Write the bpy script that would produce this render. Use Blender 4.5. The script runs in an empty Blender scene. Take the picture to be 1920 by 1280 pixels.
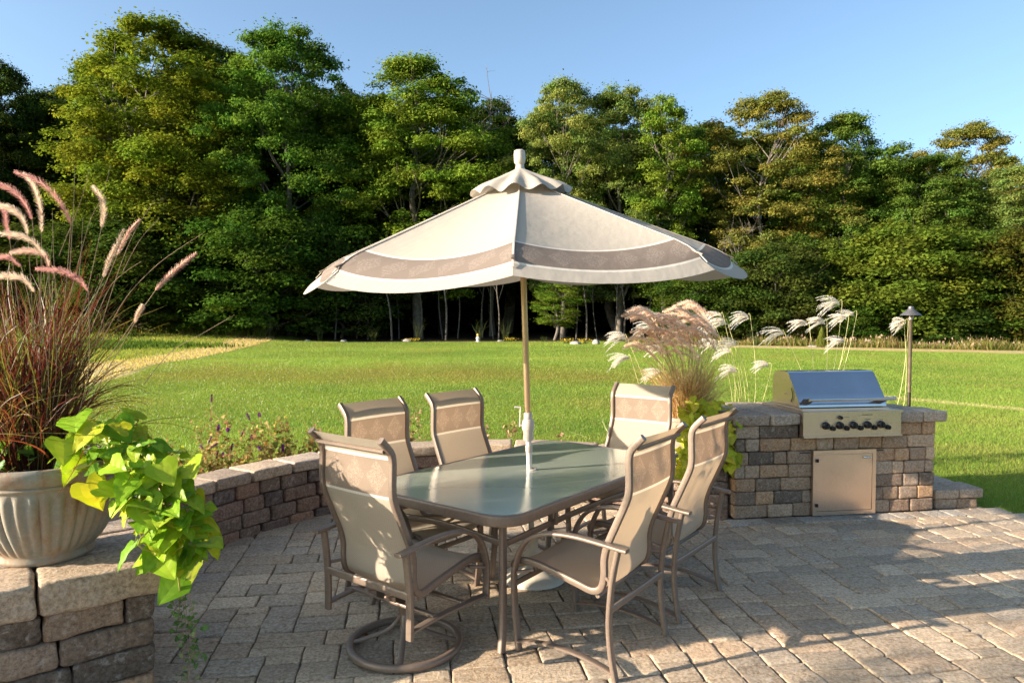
import bpy, math, random
import numpy as np
from mathutils import Vector, Matrix
random.seed(7); rng = np.random.default_rng(7)
R = math.radians
scene = bpy.context.scene
COL = scene.collection

# ------------------------------------------------------------------ helpers
def link(o, parent=None):
    COL.objects.link(o)
    if parent: o.parent = parent
    return o
def tag(o, label=None, cat=None, group=None, kind=None):
    if label: o['label'] = label
    if cat: o['category'] = cat
    if group: o['group'] = group
    if kind: o['kind'] = kind
    return o
def empty(name, loc=(0,0,0), rz=0, label=None, cat=None, group=None):
    o = bpy.data.objects.new(name, None); link(o)
    o.empty_display_size = .1
    o.location = loc; o.rotation_euler = (0,0,rz)
    return tag(o, label, cat, group)
def copy_tree(o, parent=None):
    c = o.copy(); link(c); c.parent = parent
    for ch in list(o.children): copy_tree(ch, c)
    return c
def catmull(pts, n=6, closed=False):
    P = [np.array(p, float) for p in pts]; out = []
    m = len(P)
    rngi = range(m if closed else m-1)
    for i in rngi:
        if closed: p0,p1,p2,p3 = P[(i-1)%m],P[i],P[(i+1)%m],P[(i+2)%m]
        else: p0,p1,p2,p3 = P[max(i-1,0)],P[i],P[i+1],P[min(i+2,m-1)]
        for k in range(n):
            t = k/n
            out.append(.5*((2*p1)+(-p0+p2)*t+(2*p0-5*p1+4*p2-p3)*t*t+(-p0+3*p1-3*p2+p3)*t**3))
    if not closed: out.append(P[-1])
    return out

class MB:
    def __init__(s): s.v=[]; s.f=[]; s.c=[]; s.n=0; s.uv=[]
    def add(s, V, F, col=None, uv=None):
        V = np.asarray(V, float).reshape(-1,3)
        s.v.append(V); 
        s.f += [tuple(int(i)+s.n for i in f) for f in F]
        s.c += [col]*len(F)
        if uv is not None: s.uv += uv
        s.n += len(V)
    def box(s, c, d, rz=0, col=None, M=None):
        hx,hy,hz = d[0]/2,d[1]/2,d[2]/2
        V = np.array([(x,y,z) for x in(-hx,hx) for y in(-hy,hy) for z in(-hz,hz)])
        if rz: V = V@np.array([[math.cos(rz),math.sin(rz),0],[-math.sin(rz),math.cos(rz),0],[0,0,1]])
        V = V+np.array(c)
        s.add(V, [(0,1,3,2),(4,6,7,5),(0,4,5,1),(2,3,7,6),(0,2,6,4),(1,5,7,3)], col)
    def sweep(s, pts, w, h=None, ref=(1,0,0), seg=10, sq=.6, closed=False, col=None, taper=None, cap=True):
        """sweep a rounded cross section: w along ref, h across"""
        if h is None: h = w
        P = [np.array(p,float) for p in pts]; m=len(P); V=[]
        ref = np.array(ref,float)
        for i,p in enumerate(P):
            if closed: t = P[(i+1)%m]-P[i-1]
            else: t = P[min(i+1,m-1)]-P[max(i-1,0)]
            t = t/(np.linalg.norm(t)+1e-12)
            a = ref - t*np.dot(ref,t)
            if np.linalg.norm(a)<.05: a = np.cross(t,(0,0,1)) if abs(t[2])<.9 else np.cross(t,(0,1,0))
            a/= np.linalg.norm(a); b = np.cross(t,a)
            k = 1 if taper is None else taper[0]+(taper[1]-taper[0])*i/(m-1)
            for j in range(seg):
                an = 2*math.pi*(j+.5)/seg
                ca,sa = math.cos(an),math.sin(an)
                x = math.copysign(abs(ca)**sq,ca); y = math.copysign(abs(sa)**sq,sa)
                V.append(p+a*x*w/2*k+b*y*h/2*k)
        F=[]
        for i in range(m if closed else m-1):
            i2=(i+1)%m
            for j in range(seg):
                j2=(j+1)%seg
                F.append((i*seg+j,i*seg+j2,i2*seg+j2,i2*seg+j))
        if cap and not closed:
            F.append(tuple(range(seg-1,-1,-1))); F.append(tuple((m-1)*seg+j for j in range(seg)))
        s.add(V,F,col)
    def tube(s, pts, r, seg=8, **k): s.sweep(pts, 2*r, 2*r, seg=seg, sq=1, **k)
    def lathe(s, prof, seg=32, c=(0,0,0), col=None, rfun=None, caps=True):
        V=[];m=len(prof)
        for (r,z) in prof:
            for j in range(seg):
                a=2*math.pi*j/seg; rr = r if rfun is None else rfun(r,z,a)
                V.append((c[0]+rr*math.cos(a),c[1]+rr*math.sin(a),c[2]+z))
        F=[(i*seg+j,i*seg+(j+1)%seg,(i+1)*seg+(j+1)%seg,(i+1)*seg+j) for i in range(m-1) for j in range(seg)]
        if caps:
            F.append(tuple(range(seg-1,-1,-1))); F.append(tuple((m-1)*seg+j for j in range(seg)))
        s.add(V,F,col)
    def build(s, name, mat, parent=None, smooth=True, angle=40):
        V = np.concatenate(s.v) if s.v else np.zeros((0,3))
        me = bpy.data.meshes.new(name); me.from_pydata(V.tolist(), [], s.f)
        if any(c is not None for c in s.c):
            at = me.attributes.new('tint','FLOAT_COLOR','FACE')
            at.data.foreach_set('color', np.array([(*(c if c is not None else (1,1,1)),1) for c in s.c],dtype=np.float32).ravel())
        if s.uv:
            uvl = me.uv_layers.new(name='UVMap'); uvl.data.foreach_set('uv', np.array(s.uv,dtype=np.float32).ravel())
        me.materials.append(mat)
        if smooth:
            me.shade_smooth()
            try: me.set_sharp_from_angle(angle=R(angle))
            except Exception: pass
        me.update()
        o = bpy.data.objects.new(name, me); link(o, parent)
        return o

def fastmesh(name, V, F, mat, parent=None, tint=None, smooth=False):
    """V (n,3), F (m,k) arrays; tint (m,3)"""
    me = bpy.data.meshes.new(name); k=F.shape[1]; m=F.shape[0]
    me.vertices.add(len(V)); me.vertices.foreach_set('co', V.astype(np.float32).ravel())
    me.loops.add(m*k); me.loops.foreach_set('vertex_index', F.astype(np.int32).ravel())
    me.polygons.add(m); me.polygons.foreach_set('loop_start', (np.arange(m)*k).astype(np.int32))
    me.polygons.foreach_set('loop_total', np.full(m,k,np.int32))
    me.update(calc_edges=True)
    if tint is not None:
        at = me.attributes.new('tint','FLOAT_COLOR','FACE')
        at.data.foreach_set('color', np.concatenate([tint,np.ones((m,1))],1).astype(np.float32).ravel())
    me.materials.append(mat)
    if smooth: me.shade_smooth()
    o = bpy.data.objects.new(name, me); link(o,parent); return o

# ------------------------------------------------------------------ materials
def newmat(name):
    m = bpy.data.materials.new(name); m.use_nodes=True; nt=m.node_tree; nt.nodes.clear()
    out = nt.nodes.new('ShaderNodeOutputMaterial'); return m,nt,out
class NT:
    def __init__(s,nt): s.nt=nt
    def n(s,t,**k):
        nd=s.nt.nodes.new(t)
        for a,b in k.items():
            if a.startswith('i_'):
                nm=a[2:].replace('_',' ')
                nd.inputs[nm].default_value=b
            else: setattr(nd,a,b)
        return nd
    def l(s,a,b): s.nt.links.new(a,b)
    def val(s,x,sock):
        if isinstance(x,bpy.types.NodeSocket): s.l(x,sock)
        else: sock.default_value = x
    def math(s,op,a,b=0,c=None,clamp=False):
        nd=s.nt.nodes.new('ShaderNodeMath'); nd.operation=op; nd.use_clamp=clamp
        s.val(a,nd.inputs[0]); s.val(b,nd.inputs[1])
        if c is not None: s.val(c,nd.inputs[2])
        return nd.outputs[0]
    def mix(s,fac,a,b,mode='MIX'):
        nd=s.nt.nodes.new('ShaderNodeMix'); nd.data_type='RGBA'; nd.blend_type=mode
        s.val(fac,nd.inputs[0])
        for x,i in((a,6),(b,7)):
            if isinstance(x,bpy.types.NodeSocket): s.l(x,nd.inputs[i])
            else: nd.inputs[i].default_value=(*x[:3],1)
        return nd.outputs[2]
    def noise(s,vec,scale,detail=4,rough=.55,dist=0):
        nd=s.nt.nodes.new('ShaderNodeTexNoise'); nd.inputs['Scale'].default_value=scale
        nd.inputs['Detail'].default_value=detail; nd.inputs['Roughness'].default_value=rough; nd.inputs['Distortion'].default_value=dist
        if vec is not None: s.l(vec,nd.inputs['Vector'])
        return nd.outputs[0]
    def ramp(s,fac,stops):
        nd=s.nt.nodes.new('ShaderNodeValToRGB'); cr=nd.color_ramp
        while len(cr.elements)<len(stops): cr.elements.new(.5)
        for e,(p,c) in zip(cr.elements,stops):
            e.position=p; e.color=(*c,1) if len(c)==3 else c
        s.l(fac,nd.inputs[0]); return nd.outputs[0]
    def maprange(s,x,a,b,c=0,d=1):
        nd=s.nt.nodes.new('ShaderNodeMapRange'); s.val(x,nd.inputs[0])
        for i,v in zip((1,2,3,4),(a,b,c,d)): nd.inputs[i].default_value=v
        return nd.outputs[0]
    def bump(s,h,strength=.3,dist=.01,normal=None):
        nd=s.nt.nodes.new('ShaderNodeBump'); nd.inputs['Strength'].default_value=strength; nd.inputs['Distance'].default_value=dist
        s.l(h,nd.inputs['Height'])
        if normal is not None: s.l(normal,nd.inputs['Normal'])
        return nd.outputs[0]
    def coord(s,which='Object'): return s.nt.nodes.new('ShaderNodeTexCoord').outputs[which]
    def attr(s,name='tint'):
        nd=s.nt.nodes.new('ShaderNodeAttribute'); nd.attribute_name=name; return nd.outputs['Color']
    def principled(s,out,color,rough=.5,metal=0,bump=None,spec=.5,**k):
        b=s.nt.nodes.new('ShaderNodeBsdfPrincipled')
        s.val(color if isinstance(color,bpy.types.NodeSocket) else (*color,1), b.inputs['Base Color'])
        s.val(rough,b.inputs['Roughness']); s.val(metal,b.inputs['Metallic']); b.inputs['Specular IOR Level'].default_value=spec
        if bump is not None: s.l(bump,b.inputs['Normal'])
        for a,v in k.items(): b.inputs[a.replace('_',' ')].default_value=v
        if out is not None: s.l(b.outputs[0],out.inputs['Surface'])
        return b

def plain(name,color,rough=.5,metal=0,noise=0,nscale=30,bumpd=0,spec=.5,bscale=None):
    m,nt,out=newmat(name); s=NT(nt)
    co=s.coord(); col=color
    if noise:
        n=s.noise(co,nscale,5); col=s.mix(s.maprange(n,.3,.7),tuple(c*(1-noise) for c in color),tuple(min(1,c*(1+noise)) for c in color))
    bm=None
    if bumpd: bm=s.bump(s.noise(co,bscale or nscale*3,4),.5,bumpd)
    s.principled(out,col,rough,metal,bm,spec); return m

def stone_mat(name, speck=.5, sat=1.0, top=False):
    m,nt,out=newmat(name); s=NT(nt); co=s.coord(); t=s.attr()
    n1=s.noise(co,9,6,.65); n2=s.noise(co,55,5,.7); n3=s.noise(co,230,3,.7)
    c=s.mix(s.maprange(n1,.3,.72),t,(.50,.40,.30),'MIX'); 
    c=s.mix(.72,c,t)
    c=s.mix(s.maprange(n2,.36,.62,.0,1),s.mix(1,c,(.50,.48,.46),'MULTIPLY'),c)
    n4=s.noise(co,24,6,.75,.6); c=s.mix(s.maprange(n4,.54,.66,0,.5),c,(.56,.50,.43)); c=s.mix(s.maprange(n4,.44,.34,0,.6),c,s.mix(1,c,(.38,.34,.32),'MULTIPLY'))
    c=s.mix(s.maprange(n3,.62,.75,0,.45),c,(.5,.46,.42))
    c=s.mix(s.maprange(n3,.40,.28,0,.55),c,(.06,.055,.05))
    ns=s.noise(co,4.3,4,.6); c=s.mix(s.maprange(ns,.58,.72,0,.4),c,s.mix(1,c,(.55,.5,.46),'MULTIPLY'))
    b=s.bump(n3,.45,.004); b=s.bump(n2,.8,.008,b); b=s.bump(n4,.6,.010,b)
    s.principled(out,c,.88,0,b,.25); return m

def leafmat(name, color=None, trans=.4, rough=.5, useobj=False, gloss=.12, tt=(1.25,1.15,.55)):
    m,nt,out=newmat(name); s=NT(nt)
    c=s.attr()
    if useobj:
        oi=nt.nodes.new('ShaderNodeObjectInfo'); c=s.mix(1,c,oi.outputs['Color'],'MULTIPLY')
    elif color: c=s.mix(1,c,color,'MULTIPLY')
    d=nt.nodes.new('ShaderNodeBsdfDiffuse'); s.l(c,d.inputs[0])
    tr=nt.nodes.new('ShaderNodeBsdfTranslucent'); s.l(s.mix(1,c,tt,'MULTIPLY'),tr.inputs[0])
    mx=nt.nodes.new('ShaderNodeMixShader'); mx.inputs[0].default_value=trans; s.l(d.outputs[0],mx.inputs[1]); s.l(tr.outputs[0],mx.inputs[2])
    g=nt.nodes.new('ShaderNodeBsdfGlossy'); g.inputs['Roughness'].default_value=rough; g.inputs[0].default_value=(.9,.95,.9,1)
    m2=nt.nodes.new('ShaderNodeMixShader'); fr=nt.nodes.new('ShaderNodeFresnel'); fr.inputs[0].default_value=1.35
    s.l(s.math('MULTIPLY',fr.outputs[0],gloss*4),m2.inputs[0]); s.l(mx.outputs[0],m2.inputs[1]); s.l(g.outputs[0],m2.inputs[2])
    s.l(m2.outputs[0],out.inputs['Surface']); return m

M={}
M['stone']=stone_mat('tumbled_stone'); M['paver']=stone_mat('paver_stone')
M['frame']=plain('bronze_metal',(.215,.160,.122),.42,.3,.1,60,.0006,.5,400)
M['pole']=plain('champagne_pole',(.52,.36,.22),.3,.75)
M['cream_plastic']=plain('cream_plastic',(.50,.44,.37),.45,0,.04)
M['white_metal']=plain('white_metal',(.66,.61,.54),.35,0,.04)
M['basepaint']=plain('beige_paint',(.62,.55,.44),.5,0,.08,12,.001)
M['black']=plain('black_plastic',(.012,.012,.013),.35)
M['darkmetal']=plain('dark_bronze',(.06,.045,.035),.4,.6)
M['lampmetal']=plain('weathered_copper',(.32,.24,.18),.4,.8,.2,30)
M['soil']=plain('potting_soil',(.035,.024,.016),.95,0,.5,40,.01)
M['sand']=plain('joint_sand',(.13,.105,.08),.95,0,.45,60,.006)
M['mulch']=plain('bark_mulch',(.045,.03,.02),.95,0,.5,14,.03)
M['bark']=plain('tree_bark',(.15,.125,.10),.9,0,.4,6,.03)
M['darkbark']=plain('dark_bark',(.09,.075,.06),.9,0,.4,6,.03)
M['twig']=plain('dry_twig',(.30,.21,.12),.8,0,.3,30)
M['rock']=plain('pale_rock',(.26,.24,.22),.85,0,.25,8,.02)
M['leaf']=leafmat('tree_leaf',trans=.42,useobj=True,gloss=.0,tt=(1.12,1.15,.6))
M['herb']=leafmat('herb_leaf',trans=.45,gloss=.0)
M['vine']=leafmat('vine_leaf',trans=.42,gloss=.10,rough=.38)
M['blade']=leafmat('grass_blade',trans=.4,gloss=.015)
M['plume']=leafmat('plume_fluff',trans=.5,gloss=.0,tt=(1,.97,.92))

def steel(name,color,rough,scale):
    m,nt,out=newmat(name); s=NT(nt); co=s.coord()
    mp=nt.nodes.new('ShaderNodeMapping'); mp.inputs['Scale'].default_value=scale; s.l(co,mp.inputs[0])
    n=s.noise(mp.outputs[0],60,4,.6); n2=s.noise(co,3,3)
    c=s.mix(s.maprange(n2,.3,.7),tuple(x*.88 for x in color),color)
    b=s.bump(n,.06,.0008)
    s.principled(out,c,s.maprange(n,.3,.7,rough*.8,rough*1.3),1,b); return m
M['steel']=steel('brushed_steel',(.90,.70,.55),.30,(1,1,30))
M['steelhood']=steel('polished_steel',(.60,.60,.61),.16,(1,30,30))

def sling_mat():
    m,nt,out=newmat('sling_fabric'); s=NT(nt); co=s.coord()
    sp=nt.nodes.new('ShaderNodeSeparateXYZ'); s.l(co,sp.inputs[0]); x,y,z=sp.outputs
    def smooth(v,a,b): return s.maprange(v,a,b)
    taupe=s.math('MULTIPLY',smooth(z,.893,.895),smooth(z,1.071,1.069))
    w1=s.math('MULTIPLY',smooth(z,.879,.881),smooth(z,.895,.893)); w2=s.math('MULTIPLY',smooth(z,1.069,1.071),smooth(z,1.086,1.084))
    # diamonds
    u=s.math('SUBTRACT',s.math('FRACT',s.math('ADD',s.math('DIVIDE',x,.15),.5)),.5)
    v=s.math('DIVIDE',s.math('SUBTRACT',z,.982),.19)
    d=s.math('ADD',s.math('ABSOLUTE',u),s.math('ABSOLUTE',v))
    n=s.noise(co,110,2,.6)
    dm=s.math('MULTIPLY',smooth(d,.47,.44),smooth(n,.47,.53))
    cream=(.55,.48,.385); tp=(.37,.29,.225)
    wv=nt.nodes.new('ShaderNodeTexChecker'); wv.inputs['Scale'].default_value=170; wv.inputs[1].default_value=(1,1,1,1); wv.inputs[2].default_value=(.80,.78,.76,1); s.l(co,wv.inputs[0])
    nf=s.noise(co,240,2); 
    base=s.mix(s.math('MULTIPLY',dm,.55),tp,(.58,.46,.36))
    c=s.mix(taupe,cream,base); c=s.mix(s.math('ADD',w1,w2),c,(.88,.82,.72)); c=s.mix(.55,c,s.mix(1,c,wv.outputs[0],'MULTIPLY'))
    c=s.mix(s.maprange(nf,.35,.65,0,.22),c,s.mix(1,c,(.5,.47,.42),'MULTIPLY'))
    dd=nt.nodes.new('ShaderNodeBsdfDiffuse'); s.l(c,dd.inputs[0])
    b=s.bump(wv.outputs[0],.25,.0008); s.l(b,dd.inputs['Normal'])
    tr=nt.nodes.new('ShaderNodeBsdfTranslucent'); s.l(s.mix(1,c,(1.15,.95,.74),'MULTIPLY'),tr.inputs[0])
    mx=nt.nodes.new('ShaderNodeMixShader'); mx.inputs[0].default_value=.36; s.l(dd.outputs[0],mx.inputs[1]); s.l(tr.outputs[0],mx.inputs[2])
    s.l(mx.outputs[0],out.inputs['Surface']); return m
M['sling']=sling_mat()

def canopy_mat():
    m,nt,out=newmat('canopy_fabric'); s=NT(nt)
    uv=s.coord('UV'); sp=nt.nodes.new('ShaderNodeSeparateXYZ'); s.l(uv,sp.inputs[0]); u,v=sp.outputs[0],sp.outputs[1]
    sm=lambda a,b,c: s.maprange(a,b,c)
    v0,v1=1.165,1.34
    taupe=s.math('MULTIPLY',sm(v,v0,v0+.003),sm(v,v1,v1-.003))
    wl=s.math('ADD',s.math('MULTIPLY',sm(v,v0-.016,v0-.013),sm(v,v0+.002,v0)),s.math('MULTIPLY',sm(v,v1-.001,v1+.001),sm(v,v1+.016,v1+.013)))
    a=s.math('SUBTRACT',s.math('FRACT',s.math('DIVIDE',u,.165)),.5); b=s.math('DIVIDE',s.math('SUBTRACT',v,(v0+v1)/2),.165)
    d=s.math('ADD',s.math('ABSOLUTE',a),s.math('ABSOLUTE',b))
    n=s.noise(uv,95,2,.6)
    dm=s.math('MULTIPLY',sm(d,.47,.44),sm(n,.47,.53))
    cream=(.46,.41,.345)
    wv=nt.nodes.new('ShaderNodeTexWave'); wv.inputs['Scale'].default_value=7; wv.inputs['Distortion'].default_value=1.5; wv.inputs['Detail'].default_value=3; s.l(uv,wv.inputs[0]); 
    cr=s.mix(s.maprange(wv.outputs['Fac'],0,1,0,.45),cream,(.44,.38,.31))
    n2=s.noise(uv,5,4); cr=s.mix(s.maprange(n2,.4,.75,0,.3),cr,(.46,.405,.335))
    tp=s.mix(s.math('MULTIPLY',dm,.6),(.225,.18,.15),(.31,.255,.215))
    c=s.mix(taupe,cr,tp); c=s.mix(wl,c,(.68,.62,.54))
    dd=nt.nodes.new('ShaderNodeBsdfDiffuse'); s.l(c,dd.inputs[0]); s.l(s.bump(s.noise(uv,9,3),.25,.02),dd.inputs['Normal'])
    tr=nt.nodes.new('ShaderNodeBsdfTranslucent'); s.l(c,tr.inputs[0])
    mx=nt.nodes.new('ShaderNodeMixShader'); mx.inputs[0].default_value=.18; s.l(dd.outputs[0],mx.inputs[1]); s.l(tr.outputs[0],mx.inputs[2])
    s.l(mx.outputs[0],out.inputs['Surface']); return m
M['canopy']=canopy_mat()

def glass_mat():
    m,nt,out=newmat('rain_glass'); s=NT(nt); co=s.coord()
    n=s.noise(co,48,3,.5); n2=s.noise(co,160,2); b=s.bump(n,.16,.006); b=s.bump(n2,.3,.0015,b)
    tp=nt.nodes.new('ShaderNodeBsdfTransparent'); tp.inputs[0].default_value=(.66,.78,.70,1)
    df=nt.nodes.new('ShaderNodeBsdfDiffuse')
    sp=s.noise(co,90,3,.8); s.l(s.mix(s.maprange(sp,.66,.74,0,.8),(.66,.73,.64),(.85,.85,.8)),df.inputs[0])
    mx=nt.nodes.new('ShaderNodeMixShader'); mx.inputs[0].default_value=.62; s.l(tp.outputs[0],mx.inputs[1]); s.l(df.outputs[0],mx.inputs[2])
    g=nt.nodes.new('ShaderNodeBsdfGlossy'); g.inputs['Roughness'].default_value=.07; g.inputs[0].default_value=(.95,1,.97,1); s.l(b,g.inputs['Normal'])
    fr=nt.nodes.new('ShaderNodeFresnel'); fr.inputs[0].default_value=1.6
    m2=nt.nodes.new('ShaderNodeMixShader'); s.l(s.math('MULTIPLY',fr.outputs[0],1.7,clamp=True),m2.inputs[0]); s.l(mx.outputs[0],m2.inputs[1]); s.l(g.outputs[0],m2.inputs[2])
    s.l(m2.outputs[0],out.inputs['Surface']); return m
M['glass']=glass_mat()

def pot_mat():
    m,nt,out=newmat('glazed_terracotta'); s=NT(nt); co=s.coord()
    mp=nt.nodes.new('ShaderNodeMapping'); mp.inputs['Scale'].default_value=(1,1,.25); s.l(co,mp.inputs[0])
    n=s.noise(mp.outputs[0],14,5,.6); n2=s.noise(co,60,4,.7)
    c=s.ramp(n,[(.30,(.24,.12,.065)),(.44,(.28,.215,.15)),(.58,(.27,.25,.205)),(.75,(.19,.215,.19))])
    c=s.mix(s.maprange(n2,.45,.7,0,.4),c,(.40,.36,.29))
    s.principled(out,c,.6,0,s.bump(n2,.5,.003),.4); return m
M['pot']=pot_mat()

def ground_mat():
    m,nt,out=newmat('lawn_ground'); s=NT(nt); co=s.coord(); t=s.attr('zone')
    n1=s.noise(co,.35,4,.6); n2=s.noise(co,2.2,5,.65); n3=s.noise(co,28,4,.75)
    c=s.mix(s.maprange(n1,.35,.65,0,.55),t,s.mix(1,t,(1.25,.98,.75),'MULTIPLY'))
    c=s.mix(s.maprange(n2,.35,.7,0,.5),c,s.mix(1,c,(.72,.78,.7),'MULTIPLY'))
    c=s.mix(s.maprange(n3,.3,.7,0,.6),c,s.mix(1,c,(.5,.55,.45),'MULTIPLY'))
    b=s.bump(n3,.7,.05); b=s.bump(n2,.5,.08,b)
    s.principled(out,c,.95,0,b,.1); return m
M['ground']=ground_mat()

# ------------------------------------------------------------------ camera, light, sky
cam=bpy.data.cameras.new('camera'); co=bpy.data.objects.new('camera',cam); link(co)
co.location=(0,0,1.75); co.rotation_euler=(R(90)-math.atan(50/1330),0,0)
cam.sensor_width=36; cam.lens=36*1330/1920; cam.clip_end=3000; scene.camera=co
SE=R(17.6); SAZ=math.atan2(-.948,-.318)      # azimuth of the sun from +Y towards +X
sdir=Vector((math.sin(SAZ)*math.cos(SE),math.cos(SAZ)*math.cos(SE),math.sin(SE)))
sun=bpy.data.lights.new('sun','SUN'); so=bpy.data.objects.new('sun',sun); link(so)
sun.energy=4.9; sun.angle=R(.6); sun.color=(1,.85,.69)
so.rotation_euler=sdir.to_track_quat('Z','Y').to_euler(); so.location=(-20,-8,15)
w=bpy.data.worlds.new('World'); scene.world=w; w.use_nodes=True; nt=w.node_tree; nt.nodes.clear()
sky=nt.nodes.new('ShaderNodeTexSky'); sky.sky_type='NISHITA'; sky.sun_disc=False; sky.sun_elevation=SE; sky.sun_rotation=SAZ
sky.air_density=.7; sky.dust_density=3.0; sky.ozone_density=3.0; sky.altitude=200
bg=nt.nodes.new('ShaderNodeBackground'); bg.inputs[1].default_value=.125
wo=nt.nodes.new('ShaderNodeOutputWorld'); hs=nt.nodes.new('ShaderNodeHueSaturation'); hs.inputs['Saturation'].default_value=.88; nt.links.new(sky.outputs[0],hs.inputs['Color']); tm=nt.nodes.new('ShaderNodeMix'); tm.data_type='RGBA'; tm.blend_type='MULTIPLY'; tm.inputs[0].default_value=1; tm.inputs[7].default_value=(.93,1.04,.98,1); nt.links.new(hs.outputs[0],tm.inputs[6]); nt.links.new(tm.outputs[2],bg.inputs[0]); nt.links.new(bg.outputs[0],wo.inputs[0])
vs=scene.view_settings; vs.view_transform='Standard'; vs.look='None'; vs.gamma=1; vs.exposure=1.50; vs.use_curve_mapping=False
scene.cycles.use_denoising=True; scene.cycles.transparent_max_bounces=12; scene.cycles.max_bounces=8
scene.cycles.caustics_reflective=False; scene.cycles.caustics_refractive=False

# ------------------------------------------------------------------ ground
def gz(x,y):
    x=np.asarray(x,float); y=np.asarray(y,float)
    s=lambda a,lo,hi: np.clip((a-lo)/(hi-lo),0,1)**2*(3-2*np.clip((a-lo)/(hi-lo),0,1))
    z=-.05+.10*np.sin(x*.11+1)*s(y,12,30)*.6
    z=z+.9*s(y,34,60)*s(-x,8,26)+ .16*np.exp(-((y-24)/3.5)**2)*s(-x+8,0,8)*s(y,12,20)
    return z
LAT=np.random.default_rng(77).uniform(-1,1,(256,256))
def vnoise(x,y,sc):
    x=x*sc+1000; y=y*sc+1000; xi=np.floor(x).astype(int); yi=np.floor(y).astype(int); fx=x-xi; fy=y-yi; fx=fx*fx*(3-2*fx); fy=fy*fy*(3-2*fy)
    g=lambda a,b: LAT[a%256,b%256]
    return (g(xi,yi)*(1-fx)+g(xi+1,yi)*fx)*(1-fy)+(g(xi,yi+1)*(1-fx)+g(xi+1,yi+1)*fx)*fy
def patch(x,y):
    """surface colour zones: lawn, dry meadow strips, worn bank"""
    x=np.asarray(x,float);y=np.asarray(y,float)
    lawn=np.array((.185,.262,.040)); dry=np.array((.55,.44,.22)); mead=np.array((.30,.32,.06)); weed=np.array((.07,.12,.02)); mul=np.array((.03,.022,.015)); soil=np.array((.045,.04,.02))
    c=np.ones(x.shape+(3,))*lawn
    def st(v,a,b): t=np.clip((v-a)/(b-a),0,1); return (t*t*(3-2*t))[...,None]
    nA=vnoise(x,y,.22)*.6+vnoise(x,y,.7)*.4; nB=vnoise(x+50,y,.35)*.5+vnoise(x,y+9,1.3)*.5; c=c*(1+.22*nA[...,None]); kk=np.clip((nB-.12)/.45,0,1)[...,None]*.42; c=c*(1-kk)+np.array((.25,.235,.055))*kk; kk=np.clip((-nB-.2)/.4,0,1)[...,None]*.35; c=c*(1-kk)+np.array((.09,.19,.025))*kk
    wob=.8*np.sin(x*.9+y*.31)+.5*np.sin(x*2.3-y*.8)
    bank=np.exp(-((y-20.5+wob*.5)/1.9)**2)*np.clip((8-x)/6,0,1)*np.clip((x+13)/4,0,1)
    c=c*(1-.5*bank[...,None])+np.array((.21,.16,.035))*.5*bank[...,None]
    # meadow to the left of a slanting line
    edge=np.interp(y,[5,12,21,31,46,60],[-8.6,-9.6,-11.2,-13.2,-15.5,-19])
    d=edge-x+wob*.25
    k=st(d,0,.5); c=c*(1-k)+dry*k
    k=st(d,2.2,4.2); c=c*(1-k)+mead*k
    k=st(d,7,9)*st(y,28,33); c=c*(1-k)+weed*k
    # right far strip
    yr=np.interp(x,[5,12,25,60],[41,37.5,32.5,24])
    k=st(y-yr+wob*.3,0,.8)*st(x,6,11); c=c*(1-k)+dry*.95*k
    k=st(y-yr,3.4,4.6)*st(x,6,11); c=c*(1-k)+mead*.6*k
    k=st(y,46.5+0*x,47.2)*st(x,-16,-14)*(1-st(x,10,13)); c=c*(1-k)+mul*k
    k=st(y,50,54); c=c*(1-k)+soil*k
    # faint dry line on the right lawn
    ln=np.exp(-((y-(15.3-(x-8.2)*1.25))/.35)**2)*np.clip((x-6)/1,0,1)*np.clip((12.2-x)/1,0,1)
    c=c*(1-.6*ln[...,None])+dry*.6*ln[...,None]
    return c
xs=np.unique(np.concatenate([np.linspace(-700,-60,14),np.linspace(-60,-20,80),np.linspace(-20,16,150),np.linspace(16,60,80),np.linspace(60,700,14)]))
ys=np.unique(np.concatenate([np.linspace(-700,-20,12),np.linspace(-20,4,24),np.linspace(4,30,120),np.linspace(30,60,110),np.linspace(60,900,16)]))
X,Y=np.meshgrid(xs,ys); V=np.stack([X,Y,gz(X,Y)],-1).reshape(-1,3); nx=len(xs); ny=len(ys)
i=np.arange(nx-1)[None,:]+nx*np.arange(ny-1)[:,None]; i=i.ravel(); F=np.stack([i,i+1,i+nx+1,i+nx],1)
g=fastmesh('lawn_ground',V,F,M['ground'],smooth=True); tag(g,kind='structure')
at=g.data.attributes.new('zone','FLOAT_COLOR','POINT'); zc=patch(V[:,0],V[:,1]); at.data.foreach_set('color',np.concatenate([zc,np.ones((len(V),1))],1).astype(np.float32).ravel())

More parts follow.
